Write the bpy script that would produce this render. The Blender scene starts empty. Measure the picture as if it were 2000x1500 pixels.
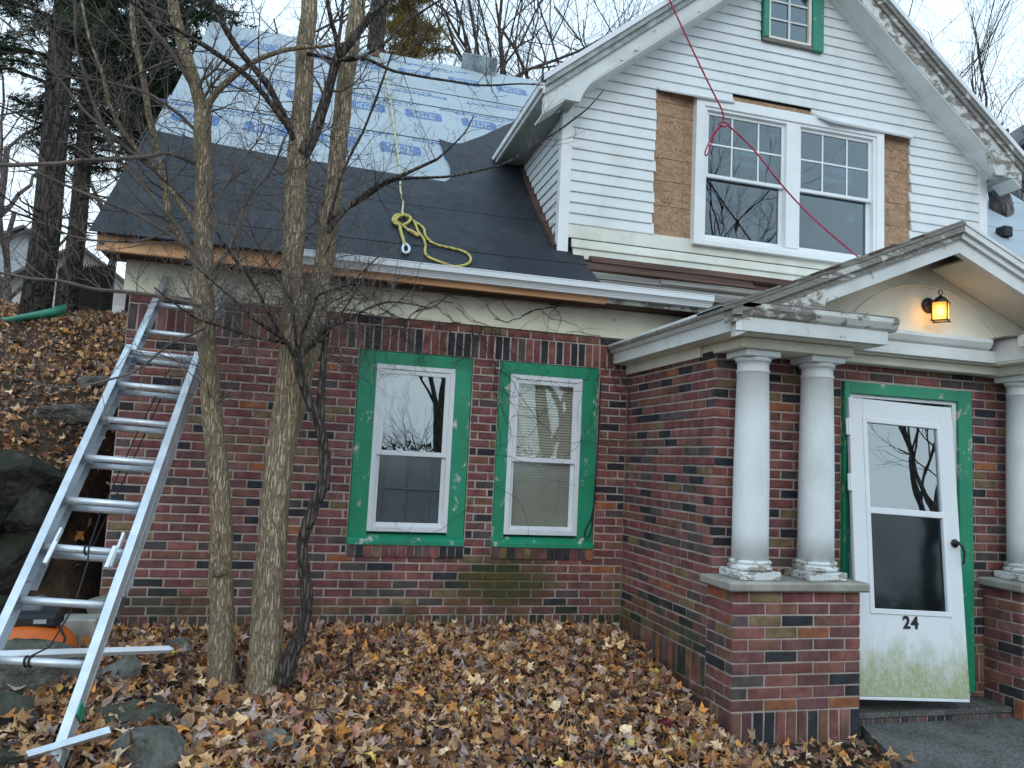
import bpy, math, random
import numpy as np
from mathutils import Vector, Matrix
random.seed(24); RNG = np.random.default_rng(24)
scene = bpy.context.scene
COL = scene.collection
# ------------------------------------------------------------------ camera
CP = np.array([-2.76518, -6.37235, 1.259175]); YAW, PITCH, ROLL, FPX = -0.2602888, 0.1007577, 0.0485775, 1514.01
_f = np.array([-math.sin(YAW)*math.cos(PITCH), math.cos(YAW)*math.cos(PITCH), math.sin(PITCH)])
_r0 = np.array([math.cos(YAW), math.sin(YAW), 0.0]); _u0 = np.cross(_r0, _f)
_r = _r0*math.cos(ROLL)+_u0*math.sin(ROLL); _u = -_r0*math.sin(ROLL)+_u0*math.cos(ROLL)
cam = bpy.data.cameras.new('camera'); cam_o = bpy.data.objects.new('camera', cam); COL.objects.link(cam_o)
cam.sensor_width = 36; cam.sensor_fit = 'HORIZONTAL'; cam.lens = FPX/2000*36; cam.clip_end = 2000; cam.clip_start = .05
cam_o.matrix_world = Matrix(((_r[0], _u[0], -_f[0], CP[0]), (_r[1], _u[1], -_f[1], CP[1]), (_r[2], _u[2], -_f[2], CP[2]), (0, 0, 0, 1)))
scene.camera = cam_o
# ------------------------------------------------------------------ sky, sun, exposure (pale overcast afternoon)
SUN_EL, SUN_ROT = math.radians(32), math.radians(200)
world = bpy.data.worlds.new('World'); scene.world = world; world.use_nodes = True
wn, wl = world.node_tree.nodes, world.node_tree.links
bg = wn['Background']; bg.inputs['Strength'].default_value = .1
sky = wn.new('ShaderNodeTexSky'); sky.sky_type = 'NISHITA'; sky.sun_disc = False
sky.sun_elevation = SUN_EL; sky.sun_rotation = SUN_ROT; sky.air_density = 1.6; sky.dust_density = 3.0
mx = wn.new('ShaderNodeMix'); mx.data_type = 'RGBA'
nz = wn.new('ShaderNodeTexNoise'); nz.inputs['Scale'].default_value = 2.2; nz.inputs['Detail'].default_value = 6
tc = wn.new('ShaderNodeTexCoord'); mp = wn.new('ShaderNodeMapping'); mp.inputs['Scale'].default_value = (1, 1, 3)
rp = wn.new('ShaderNodeMapRange'); rp.inputs['From Min'].default_value = .35; rp.inputs['From Max'].default_value = .65
rp.inputs['To Min'].default_value = .86; rp.inputs['To Max'].default_value = 1.0
wl.new(tc.outputs['Generated'], mp.inputs['Vector']); wl.new(mp.outputs['Vector'], nz.inputs['Vector'])
wl.new(nz.outputs['Fac'], rp.inputs['Value']); wl.new(rp.outputs['Result'], mx.inputs['Factor'])
sx = wn.new('ShaderNodeSeparateXYZ'); wl.new(tc.outputs['Generated'], sx.inputs[0])
el = wn.new('ShaderNodeMapRange'); el.inputs['From Min'].default_value = .2; el.inputs['From Max'].default_value = .95; wl.new(sx.outputs[2], el.inputs['Value'])
cc = wn.new('ShaderNodeMix'); cc.data_type = 'RGBA'; cc.inputs[6].default_value = (12.0, 14.3, 15.8, 1); cc.inputs[7].default_value = (8.2, 11.9, 15.4, 1)
wl.new(el.outputs['Result'], cc.inputs[0]); wl.new(cc.outputs[2], mx.inputs[7])
wl.new(sky.outputs['Color'], mx.inputs[6])
wl.new(mx.outputs[2], bg.inputs['Color'])
sl = bpy.data.lights.new('sun', 'SUN'); sl.energy = .5; sl.angle = math.radians(25); sl.color = (1, .95, .88)
so = bpy.data.objects.new('sun', sl); COL.objects.link(so)
so.rotation_euler = (math.radians(90)-SUN_EL, 0, math.radians(-20))
vs = scene.view_settings; vs.view_transform = 'Standard'; vs.look = 'None'; vs.gamma = 1; vs.exposure = 0.12
vs.use_curve_mapping = False
# ------------------------------------------------------------------ helpers
def ray(px, py): return _f + _r*((px-1000)/FPX) - _u*((py-750)/FPX)
def at(px, py, Y):                     # point of the plane Y that lies in this direction
    v = ray(px, py); return CP + v*((Y-CP[1])/v[1])
def project(P):
    d = np.asarray(P, float)-CP; z = d@_f; return 1000+FPX*(d@_r)/z, 750-FPX*(d@_u)/z, z
TAN = math.tan(math.radians(42.5)); CS, SN = math.cos(math.radians(42.5)), math.sin(math.radians(42.5))
def RZ(y): return 2.772+(y+.3)*TAN
def onroof(px, py, off=0.0):
    v = ray(px, py); n = np.array([0, -TAN, 1.]); d = 2.772+.3*TAN
    p = CP+v*((d-n@CP)/(n@v)); return p+np.array([0, -SN, CS])*off

class MB:
    def __init__(s): s.v, s.f, s.m = [], [], []
    def add(s, vs, fs, mi=0):
        b = len(s.v); s.v += [tuple(p) for p in vs]; s.f += [tuple(b+i for i in q) for q in fs]; s.m += [mi]*len(fs); return s
    def box(s, x0, x1, y0, y1, z0, z1, mi=0):
        return s.add([(x, y, z) for z in (z0, z1) for y in (y0, y1) for x in (x0, x1)],
                     [(0, 2, 3, 1), (4, 5, 7, 6), (0, 1, 5, 4), (2, 6, 7, 3), (0, 4, 6, 2), (1, 3, 7, 5)], mi)
    def bev(s, x0, x1, y0, y1, z0, z1, b=.004, mi=0):     # box with chamfered vertical/horizontal edges
        vs = []
        for ax in range(3):
            for sx in (0, 1):
                for sy in (0, 1):
                    for sz in (0, 1):
                        k = (sx, sy, sz); o = [b, b, b]; o[ax] = 0
                        vs.append(tuple((lo+o[i]) if not k[i] else (hi-o[i]) for i, (lo, hi) in enumerate(((x0, x1), (y0, y1), (z0, z1)))))
        I = lambda ax, a, c, d: ax*8+a*4+c*2+d
        fs = []
        for e in (0, 1):
            fs += [(I(0,e,0,0), I(0,e,1,0), I(0,e,1,1), I(0,e,0,1)), (I(1,0,e,0), I(1,1,e,0), I(1,1,e,1), I(1,0,e,1)), (I(2,0,0,e), I(2,1,0,e), I(2,1,1,e), I(2,0,1,e))]
        for a in (0, 1):
            for c in (0, 1):
                fs += [(I(0,a,c,0), I(0,a,c,1), I(1,a,c,1), I(1,a,c,0)), (I(0,a,0,c), I(0,a,1,c), I(2,a,1,c), I(2,a,0,c)), (I(1,0,a,c), I(1,1,a,c), I(2,1,a,c), I(2,0,a,c))]
                for d in (0, 1): fs.append((I(0,a,c,d), I(1,a,c,d), I(2,a,c,d)))
        return s.add(vs, fs, mi)
    def ext(s, poly, ax, a, b, mi=0):   # extrude a polygon along an axis: x (y,z)  y (x,z)  z (x,y)
        put = {'x': lambda p, t: (t, p[0], p[1]), 'y': lambda p, t: (p[0], t, p[1]), 'z': lambda p, t: (p[0], p[1], t)}[ax]
        n = len(poly)
        return s.add([put(p, a) for p in poly]+[put(p, b) for p in poly],
                     [tuple(range(n)), tuple(range(2*n-1, n-1, -1))]+[(i, (i+1) % n, n+(i+1) % n, n+i) for i in range(n)], mi)
    def tube(s, pts, rad, n=6, mi=0, cap=True):
        pts = [np.asarray(p, float) for p in pts]; k = len(pts)
        if k < 2: return s
        rad = [rad]*k if not hasattr(rad, '__len__') else rad
        vs = []; ref = None
        for i in range(k):
            t = pts[min(i+1, k-1)]-pts[max(i-1, 0)]; t = t/(np.linalg.norm(t)+1e-9)
            if ref is None: ref = np.cross(t, [0, 0, 1.]) if abs(t[2]) < .9 else np.cross(t, [1., 0, 0])
            a = ref-t*(ref@t); a /= np.linalg.norm(a)+1e-9; b = np.cross(t, a); ref = a
            for j in range(n):
                w = 2*math.pi*j/n; vs.append(pts[i]+(a*math.cos(w)+b*math.sin(w))*rad[i])
        fs = [(i*n+j, i*n+(j+1) % n, (i+1)*n+(j+1) % n, (i+1)*n+j) for i in range(k-1) for j in range(n)]
        if cap: fs += [tuple(range(n-1, -1, -1)), tuple(range((k-1)*n, k*n))]
        return s.add(vs, fs, mi)
    def lathe(s, prof, cx, cy, n=28, mi=0):     # prof: (r, z)
        k = len(prof)
        vs = [(cx+r*math.cos(2*math.pi*j/n), cy+r*math.sin(2*math.pi*j/n), z) for r, z in prof for j in range(n)]
        fs = [(i*n+j, i*n+(j+1) % n, (i+1)*n+(j+1) % n, (i+1)*n+j) for i in range(k-1) for j in range(n)]
        fs += [tuple(range(n-1, -1, -1)), tuple(range((k-1)*n, k*n))]
        return s.add(vs, fs, mi)
    def roofp(s, poly, o1, o2, mi=0):   # a sheet lying on the main roof slope, poly in (x, y)
        n = len(poly); f = lambda p, o: (p[0], p[1]-SN*o, RZ(p[1])+CS*o)
        return s.add([f(p, o1) for p in poly]+[f(p, o2) for p in poly],
                     [tuple(range(n-1, -1, -1)), tuple(range(n, 2*n))]+[(i, (i+1) % n, n+(i+1) % n, n+i) for i in range(n)], mi)
    def xf(s, M):
        s.v = [tuple(M @ Vector(p)) for p in s.v]; return s
    def mesh(s, name, mats, smooth=False):
        me = bpy.data.meshes.new(name); me.from_pydata(s.v, [], s.f)
        for m in (mats if isinstance(mats, (list, tuple)) else [mats]): me.materials.append(m)
        if len(me.materials) > 1: me.polygons.foreach_set('material_index', s.m)
        if smooth: me.polygons.foreach_set('use_smooth', [True]*len(me.polygons))
        me.update(); return me

def link(name, me, parent=None):
    o = bpy.data.objects.new(name, me); COL.objects.link(o)
    if parent is not None:
        o.parent = parent
        if parent.type == 'EMPTY': o.matrix_parent_inverse = Matrix.Translation(-parent.location)
    return o
def part(name, mb, mats, parent=None, smooth=False, kind=None):
    o = link(name, mb.mesh(name, mats, smooth), parent)
    if kind: o['kind'] = kind
    return o
def tag(o, label, cat, group=None):
    o['label'] = label; o['category'] = cat
    if group: o['group'] = group
    return o
def thing(name, label, cat, loc, group=None):
    o = bpy.data.objects.new(name, None); COL.objects.link(o); o.location = loc; o.empty_display_size = .2
    return tag(o, label, cat, group)
def arrays(name, V, F, mat, cols=None):          # big triangle mesh from numpy arrays
    me = bpy.data.meshes.new(name); me.vertices.add(len(V)); me.vertices.foreach_set('co', np.asarray(V, np.float32).ravel())
    me.loops.add(F.size); me.loops.foreach_set('vertex_index', F.astype(np.int32).ravel())
    me.polygons.add(len(F)); me.polygons.foreach_set('loop_start', np.arange(0, F.size, F.shape[1], dtype=np.int32))
    me.update(calc_edges=True)
    if cols is not None:
        ca = me.color_attributes.new('Col', 'FLOAT_COLOR', 'POINT'); ca.data.foreach_set('color', np.c_[cols, np.ones(len(cols))].astype(np.float32).ravel())
    me.materials.append(mat); return me
# ------------------------------------------------------------------ materials
class NT:
    def __init__(s, name):
        s.m = bpy.data.materials.new(name); s.m.use_nodes = True; s.t = s.m.node_tree; s.n, s.l = s.t.nodes, s.t.links
        s.p = s.n['Principled BSDF']; s.out = s.n['Material Output']
    def new(s, typ, **kw):
        o = s.n.new(typ)
        for k, v in kw.items(): setattr(o, k, v)
        return o
    def put(s, sock, v):
        if hasattr(v, 'is_linked') or hasattr(v, 'links'): s.l.new(v, sock)
        else: sock.default_value = v
    def math(s, op, a, b=0.0, c=None, clamp=False):
        o = s.new('ShaderNodeMath', operation=op, use_clamp=clamp); s.put(o.inputs[0], a); s.put(o.inputs[1], b)
        if c is not None: s.put(o.inputs[2], c)
        return o.outputs[0]
    def rng(s, v, a, b, c=0., d=1., sm=True):
        o = s.new('ShaderNodeMapRange', interpolation_type='SMOOTHSTEP' if sm else 'LINEAR')
        s.put(o.inputs['Value'], v); s.put(o.inputs['From Min'], a); s.put(o.inputs['From Max'], b); s.put(o.inputs['To Min'], c); s.put(o.inputs['To Max'], d)
        return o.outputs['Result']
    def mix(s, f, a, b, blend='MIX'):
        o = s.new('ShaderNodeMix', data_type='RGBA', blend_type=blend); s.put(o.inputs[0], f)
        s.put(o.inputs[6], a if hasattr(a, 'links') else (*a, 1)); s.put(o.inputs[7], b if hasattr(b, 'links') else (*b, 1)); return o.outputs[2]
    def pos(s, scale=(1, 1, 1), rot=(0, 0, 0), obj=False):
        g = s.new('ShaderNodeTexCoord').outputs['Object'] if obj else s.new('ShaderNodeNewGeometry').outputs['Position']
        m = s.new('ShaderNodeMapping'); s.l.new(g, m.inputs['Vector']); m.inputs['Scale'].default_value = scale; m.inputs['Rotation'].default_value = rot
        return m.outputs['Vector']
    def noise(s, vec, scale, detail=4, rough=.55, dist=0.):
        o = s.new('ShaderNodeTexNoise'); s.l.new(vec, o.inputs['Vector']); o.inputs['Scale'].default_value = scale
        o.inputs['Detail'].default_value = detail; o.inputs['Roughness'].default_value = rough; o.inputs['Distortion'].default_value = dist
        return o.outputs['Fac']
    def bump(s, h, strength=.3, dist=.01):
        o = s.new('ShaderNodeBump'); o.inputs['Strength'].default_value = strength; o.inputs['Distance'].default_value = dist
        s.l.new(h, o.inputs['Height']); s.l.new(o.outputs['Normal'], s.p.inputs['Normal'])
    def fin(s, col, rough=.6, metal=0., spec=.5):
        s.put(s.p.inputs['Base Color'], col if hasattr(col, 'links') else (*col, 1)); s.put(s.p.inputs['Roughness'], rough)
        s.p.inputs['Metallic'].default_value = metal; s.p.inputs['Specular IOR Level'].default_value = spec; return s.m
def sc(c, k): return tuple(max(0, min(1, x*k)) for x in c)
def mat(name, col, rough=.6, var=.14, vs=6, bump=.15, bs=70, st=(1, 1, 1), metal=0., dirt=None, dirt_amt=.0, spec=.4, bd=.004):
    t = NT(name); p = t.pos(st); n = t.noise(p, vs); c = t.mix(t.rng(n, .3, .7), sc(col, 1-var), sc(col, 1+var))
    if dirt:
        d = t.noise(t.pos((1, 1, .45)), 3.1, 7, .7); c = t.mix(t.math('MULTIPLY', t.rng(d, .45, .75), dirt_amt), c, dirt)
    n2 = t.noise(p, bs, 3); t.bump(n2, bump, bd)
    return t.fin(c, t.rng(n2, .2, .8, rough-.07, rough+.07), metal, spec)
def peel(name, paint, wood, amt, scale=7, st=(1, 1, 1), rough=.55):   # flaking paint over bare weathered wood
    t = NT(name); n = t.noise(t.pos(st), scale, 9, .68, .4); f = t.rng(n, 1-amt-.015, 1-amt+.015)
    g = t.noise(t.pos((st[0]*1.5, st[1]*8, st[2]*8)), 9, 5); w = t.mix(t.rng(g, .3, .7), sc(wood, .55), sc(wood, 1.25))
    d = t.noise(t.pos(), 3, 6); pc = t.mix(t.rng(d, .35, .75), paint, sc(paint, .8))
    edge = t.math('MULTIPLY', t.rng(n, 1-amt-.05, 1-amt-.015), .35); pc = t.mix(edge, pc, sc(wood, .8))
    c = t.mix(f, pc, w); h = t.math('SUBTRACT', t.math('MULTIPLY', g, .25), f); t.bump(h, .55, .004)
    return t.fin(c, t.math('ADD', rough, t.math('MULTIPLY', f, .3)))
def moss_mask(t):      # green algae on the low brickwork: a patch under the second window and a band along the base
    g = t.new('ShaderNodeNewGeometry'); s = t.new('ShaderNodeSeparateXYZ'); t.l.new(g.outputs['Position'], s.inputs[0])
    x, y, z = s.outputs
    n = t.noise(t.pos((1, 1, 1.6)), 2.6, 6, .65)
    dx = t.math('DIVIDE', t.math('ADD', x, 1.05), .52); dz = t.math('DIVIDE', t.math('SUBTRACT', z, .27), .27)
    r = t.math('ADD', t.math('MULTIPLY', dx, dx), t.math('MULTIPLY', dz, dz))
    a = t.rng(t.math('SUBTRACT', r, t.math('MULTIPLY', n, 1.3)), .6, -.65)
    band = t.math('MULTIPLY', t.math('MULTIPLY', t.rng(z, .42, -.1), t.rng(n, .36, .62)), t.rng(y, -1.7, -1.3, .25, 1.))
    front = t.rng(y, -.25, -.1)
    return t.math('MAXIMUM', t.math('MULTIPLY', t.math('MULTIPLY', a, front), .85), t.math('MULTIPLY', band, .62))
def brickmat(name, col):
    t = NT(name); p = t.pos(); n = t.noise(p, 11, 5); n2 = t.noise(p, 120, 4)
    c = t.mix(t.rng(n, .3, .72), sc(col, .68), sc(col, 1.28)); c = t.mix(t.math('MULTIPLY', t.rng(n2, .55, .75), .35), c, sc(col, .4))
    wo = t.noise(t.pos((1, 1, .5)), 4.2, 8, .7); c = t.mix(t.math('MULTIPLY', t.rng(wo, .6, .78), .45), c, (.32, .29, .27))
    c = t.mix(moss_mask(t), c, (.045, .058, .012)); t.bump(t.math('ADD', n2, t.math('MULTIPLY', n, .6)), .5, .004)
    return t.fin(c, .82, 0, .25)
BRICKS = [brickmat('brick_'+k, c) for k, c in (('deep_red', (.195, .072, .070)), ('red', (.24, .094, .085)), ('plum', (.16, .074, .074)),
          ('brown_red', (.21, .098, .074)), ('charcoal', (.036, .037, .046)), ('smoky', (.098, .078, .078)), ('tan', (.205, .14, .08)), ('orange', (.32, .12, .062)), ('pink', (.24, .115, .105)))]
BW = [23, 15, 17, 11, 12, 10, 6, 2, 4]
t = NT('mortar'); n = t.noise(t.pos(), 60, 5); n1 = t.noise(t.pos(), 3, 5)
c = t.mix(t.rng(n1, .3, .7), (.39, .315, .285), (.55, .46, .42)); c = t.mix(t.rng(n, .5, .8), c, (.27, .22, .20)); c = t.mix(moss_mask(t), c, (.07, .085, .03))
t.bump(n, .6, .006); MORTAR = t.fin(c, .9, 0, .2)
SIDING = mat('white_siding', (.72, .76, .77), .5, .05, 2.5, .08, 200, dirt=(.55, .56, .47), dirt_amt=.5)
SIDING_OLD = mat('yellowed_siding', (.68, .68, .60), .55, .10, 3, .1, 150, dirt=(.46, .46, .34), dirt_amt=.6)
t = NT('stained_siding'); n = t.noise(t.pos((3, 3, 5)), 7, 9, .72); c = t.mix(t.rng(n, .52, .6), (.68, .72, .73), (.05, .055, .06))
g = t.noise(t.pos(), 1.7, 3); sp = t.new('ShaderNodeSeparateXYZ'); t.l.new(t.new('ShaderNodeNewGeometry').outputs['Position'], sp.inputs[0])
c = t.mix(t.math('MULTIPLY', t.rng(sp.outputs[2], 4.05, 3.35), 1.), (.68, .72, .73), c); SIDING_MOLD = t.fin(c, .55)
TRIM = mat('white_trim', (.76, .78, .77), .5, .06, 3, .1, 120, dirt=(.45, .43, .36), dirt_amt=.45)
VINYL = mat('white_vinyl', (.80, .82, .83), .35, .03, 3, .03, 200)
CREAM = peel('cream_paint', (.84, .81, .69), (.36, .31, .26), .28, 6, (1, 1, 1.6))
FRIEZE = peel('frieze_paint', (.86, .83, .66), (.16, .12, .09), .31, 5, (.7, 1, 1.8))
PEEL_LOW = peel('flaking_white', (.70, .73, .72), (.30, .27, .24), .36, 7, (1, 1, 1.5))
PEEL_MID = peel('flaking_white_worn', (.66, .67, .64), (.27, .25, .22), .475, 6, (1, 1, 1.5))
PEEL_HIGH = peel('bare_weathered_trim', (.62, .62, .57), (.25, .235, .21), .565, 5, (1, 1, 2.2))
GREEN = mat('green_paint', (.014, .26, .135), .42, .12, 4, .12, 80, dirt=(.02, .12, .06), dirt_amt=.35)
GREEN_PEEL = peel('flaking_green', (.016, .28, .15), (.60, .62, .56), .375, 6, (1.6, 1.6, .9), .45)
GREEN_DUSTY = peel('dusty_green', (.03, .24, .165), (.62, .66, .62), .33, 9, (1.4, 1.4, .8), .5)
MEMB = mat('black_membrane', (.014, .017, .023), .62, .25, 2.2, .35, 14, bd=.01, dirt=(.05, .055, .06), dirt_amt=.5)
UNDER = mat('pale_underlayment', (.355, .405, .44), .45, .05, 1.2, .5, 5, (1, .35, 1), bd=.02)
INK = mat('blue_print', (.09, .17, .34), .5, .15, 30, 0, 50)
INKP = mat('pale_print', (.38, .43, .48), .5, .05, 30, 0, 50)
NEWWOOD = mat('fresh_pine', (.80, .42, .21), .6, .22, 5, .1, 60, (.35, 6, 6), dirt=(.66, .45, .28), dirt_amt=.6)
OLDWOOD = mat('grey_old_boards', (.20, .185, .165), .85, .4, 4, .5, 40, (.3, 5, 5))
ROTWOOD = mat('brown_old_boards', (.085, .045, .034), .85, .5, 4, .5, 40, (.3, 5, 5))
DARK = mat('dark_gap', (.018, .016, .015), .9, .2)
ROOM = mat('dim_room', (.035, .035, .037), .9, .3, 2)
STONE = mat('cast_stone', (.33, .32, .285), .85, .22, 5, .5, 90, dirt=(.20, .19, .14), dirt_amt=.8)
t = NT('worn_asphalt'); n = t.noise(t.pos(), 160, 5, .75); n1 = t.noise(t.pos(), 2.2, 6); v = t.new('ShaderNodeTexVoronoi', feature='F1'); v.inputs['Scale'].default_value = 95; t.l.new(t.pos(), v.inputs['Vector']); sx = t.new('ShaderNodeSeparateColor'); t.l.new(v.outputs['Color'], sx.inputs[0])
c = t.mix(sx.outputs[0], (.11, .11, .105), (.27, .27, .255)); c = t.mix(t.rng(n1, .4, .7), c, t.mix(1., c, (.55, .52, .48), 'MULTIPLY')); t.bump(t.math('ADD', n, v.outputs['Distance']), 1.0, .012); CONC = t.fin(c, .92, 0, .2)
ALU = mat('aluminium', (.66, .70, .74), .38, .10, 9, .05, 60, metal=.55, dirt=(.36, .38, .40), dirt_amt=.4)
ALU_PAINT = mat('white_aluminium', (.74, .77, .80), .38, .04, 3, .03, 100)
BLACK = mat('black_metal', (.012, .012, .013), .45, .2, 20, .1, 60)
RUBBER = mat('black_rubber', (.015, .015, .017), .6, .2, 20, .1, 60)
t = NT('osb'); v = t.new('ShaderNodeTexVoronoi', feature='F1'); w = t.noise(t.pos(), 14, 2); pm = t.pos((60, 60, 24), (0, .6, 0))
a = t.new('ShaderNodeVectorMath', operation='ADD'); t.l.new(pm, a.inputs[0]); cb = t.new('ShaderNodeCombineXYZ'); t.l.new(t.math('MULTIPLY', w, 22), cb.inputs[0]); t.l.new(t.math('MULTIPLY', w, -17), cb.inputs[2]); t.l.new(cb.outputs[0], a.inputs[1]); t.l.new(a.outputs[0], v.inputs['Vector']); v.inputs['Scale'].default_value = 1.3
sx = t.new('ShaderNodeSeparateColor'); t.l.new(v.outputs['Color'], sx.inputs[0])
c = t.mix(sx.outputs[0], (.21, .115, .065), (.52, .33, .195)); c = t.mix(t.rng(t.noise(t.pos(), 2.2, 6), .5, .8), c, (.25, .17, .11)); t.bump(sx.outputs[1], .4, .004); OSB = t.fin(c, .75)
def glass(name, tint, refl, rough=.0):
    t = NT(name); t.n.remove(t.p); fr = t.new('ShaderNodeLayerWeight'); fr.inputs['Blend'].default_value = .25
    g = t.new('ShaderNodeBsdfGlossy'); g.inputs['Roughness'].default_value = rough; g.inputs['Color'].default_value = (.9, .95, .97, 1)
    tr = t.new('ShaderNodeBsdfTransparent'); tr.inputs['Color'].default_value = (*tint, 1)
    m = t.new('ShaderNodeMixShader'); t.l.new(t.math('ADD', t.math('MULTIPLY', fr.outputs['Fresnel'], .8), refl, clamp=True), m.inputs[0])
    bp = t.new('ShaderNodeBump'); bp.inputs['Strength'].default_value = .05; bp.inputs['Distance'].default_value = .012; t.l.new(t.noise(t.pos(), 2.5, 2), bp.inputs['Height']); t.l.new(bp.outputs['Normal'], g.inputs['Normal'])
    t.l.new(tr.outputs[0], m.inputs[1]); t.l.new(g.outputs[0], m.inputs[2]); t.l.new(m.outputs[0], t.out.inputs['Surface']); return t.m
GLASS = glass('window_glass', (.9, .93, .93), .05)
GLASS_STORM = glass('storm_glass', (.6, .65, .65), .22)
GLASS_NEW = glass('coated_glass', (.55, .66, .72), .09)
GLASS_DARK = glass('dark_screened_glass', (.45, .55, .58), .02, .05)
GLASS_CLEAR = glass('clear_storm_glass', (.93, .94, .94), .07)
SCREEN = glass('insect_screen', (.90, .92, .93), .12, .10)
def barkmat(name, a, b, zs=.16, sc_=24, moss=None):
    t = NT(name); p = t.pos((1, 1, zs)); n = t.noise(p, sc_, 7, .7, 1.2); n2 = t.noise(t.pos(), 3, 4); n3 = t.noise(t.pos((1, 1, .5)), sc_*2.2, 4)
    v = t.new('ShaderNodeTexVoronoi', feature='DISTANCE_TO_EDGE'); w = t.new('ShaderNodeVectorMath', operation='ADD'); cb = t.new('ShaderNodeCombineXYZ'); t.l.new(t.math('MULTIPLY', n, .05), cb.inputs[0]); t.l.new(t.math('MULTIPLY', n2, .05), cb.inputs[1]); t.l.new(p, w.inputs[0]); t.l.new(cb.outputs[0], w.inputs[1]); t.l.new(w.outputs[0], v.inputs['Vector']); v.inputs['Scale'].default_value = sc_*1.6
    r = t.rng(v.outputs['Distance'], .0, .22); h = t.math('ADD', t.math('MULTIPLY', r, .7), t.math('MULTIPLY', n3, .5))
    c = t.mix(t.rng(h, .15, 1.0), a, b); c = t.mix(t.math('MULTIPLY', t.rng(n3, .5, .75), .4), c, sc(b, 1.35))
    if moss: c = t.mix(t.math('MULTIPLY', t.rng(n2, .4, .7), .45), c, moss)
    t.bump(h, 1.0, .022); return t.fin(c, .9, 0, .2)
BARK = barkmat('ridged_bark', (.32, .245, .165), (.55, .44, .31), .10, 46, moss=(.41, .325, .19))
BARK_DARK = barkmat('dark_bark', (.045, .038, .034), (.13, .108, .094))
BARK_PINE = barkmat('pine_bark', (.022, .020, .019), (.075, .064, .058), .3, 9)
BARK_FAR = barkmat('far_bark', (.05, .042, .038), (.13, .105, .092), .3, 6)
TWIG = mat('grey_twigs', (.135, .11, .096), .85, .35, 4, 0, 50)
VINE = mat('dead_vine', (.05, .042, .036), .9, .4, 9, 0, 50)
def attr(name, rough=.75, trans=0.):
    t = NT(name); a = t.new('ShaderNodeVertexColor', layer_name='Col'); n = t.noise(t.pos(), 45, 4)
    c = t.mix(t.rng(n, .3, .75), a.outputs['Color'], t.mix(1., a.outputs['Color'], (.55, .5, .45), 'MULTIPLY')); m = t.fin(c, rough, 0, .25); return m
LEAF = attr('dry_leaf'); NEEDLE = attr('pine_needles', .7)
t = NT('leaf_mould_soil'); n = t.noise(t.pos(), 9, 8, .7); c = t.mix(t.rng(n, .3, .7), (.022, .015, .011), (.085, .055, .035)); t.bump(n, .9, .03); SOIL = t.fin(c, .95, 0, .2)
def rock(name, a, b, moss, amt):
    t = NT(name); n = t.noise(t.pos(), 7, 9, .65); c = t.mix(t.rng(n, .35, .65), a, b); c = t.mix(t.math('MULTIPLY', t.rng(t.noise(t.pos(), 40, 5), .5, .7), .5), c, sc(a, .5)); g = t.new('ShaderNodeNewGeometry'); s = t.new('ShaderNodeSeparateXYZ'); t.l.new(g.outputs['Normal'], s.inputs[0])
    c = t.mix(t.math('MULTIPLY', t.rng(t.math('ADD', t.noise(t.pos(), 4, 7), t.math('MULTIPLY', s.outputs[2], .2)), .5, .72), amt), c, moss); t.bump(t.math('ADD', n, t.math('MULTIPLY', t.noise(t.pos(), 45, 6), .35)), 1.0, .05); return t.fin(c, .9, 0, .25)
ROCK_G = rock('grey_boulder', (.15, .148, .14), (.34, .33, .31), (.055, .06, .035), .5)
ROCK_M = rock('mossy_boulder', (.085, .085, .075), (.22, .215, .19), (.045, .055, .028), .55)
ROCK_D = rock('dark_ledge_stone', (.018, .018, .016), (.062, .058, .05), (.018, .024, .010), .7)
# ------------------------------------------------------------------ the house
house = thing('brick_house', 'red brick house with white sided gable, green window trim and columned porch', 'house', (1.6, 0, -.2))
C = .0685; L = .2128
W1, W2, WZ = (-2.364, -1.413), (-1.181, -.272), (.55, 2.123)
def panels(x0, x1, z0, z1, holes, y0, y1):       # wall slab with openings
    m = MB(); xs = sorted({x0, x1, *[h[0] for h in holes], *[h[1] for h in holes]})
    for a, b in zip(xs, xs[1:]):
        hs = [h for h in holes if h[0] <= (a+b)/2 <= h[1]]
        zs = [z0] + [z for h in sorted(hs, key=lambda h: h[2]) for z in h[2:4]] + [z1]
        for k in range(0, len(zs), 2):
            if zs[k+1]-zs[k] > .005: m.box(a, b, y0, y1, zs[k], zs[k+1])
    return m
front = part('front_wall', panels(-4.11, 0, -.6, 2.405, [(*W1, *WZ), (*W2, *WZ)], .008, .2), MORTAR, house)
front2 = part('front_wall', MB().box(3.22, 7.45, .008, .2, -.6, 2.405), MORTAR, house)
side = part('side_wall', MB().box(-4.102, -3.9, .202, 8.2, -.6, 2.405), MORTAR, house)
part('side_wall', MB().box(7.25, 7.44, .202, 8.2, -.6, 2.405), MORTAR, house)
part('front_wall', MB().box(.01, 3.21, .02, .19, 2.131, 2.66), DARK, house)
vest = part('vestibule_wall', MB().box(.008, .16, -1.36, .19, -.6, 2.13), MORTAR, house)
part('vestibule_wall', MB().box(3.06, 3.212, -1.36, .19, -.6, 2.13), MORTAR, house)
DO = (1.033, 2.186, -.27, 1.975)
doorw = part('door_wall', panels(.008, 3.212, -.6, 2.13, [DO], -1.518, -1.362), MORTAR, house)
part('gable_end', MB().ext([(.05, 2.41), (8.25, 2.41), (4.14, 6.55)], 'x', -4.06, -3.95), SIDING_OLD, house)
part('gable_end', MB().ext([(.05, 2.41), (8.25, 2.41), (4.14, 6.55)], 'x', 7.3, 7.4), SIDING_OLD, house)
part('back_wall', MB().box(-3.9, 7.25, 8.02, 8.2, -.6, 2.6), SIDING_OLD, house)
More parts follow.
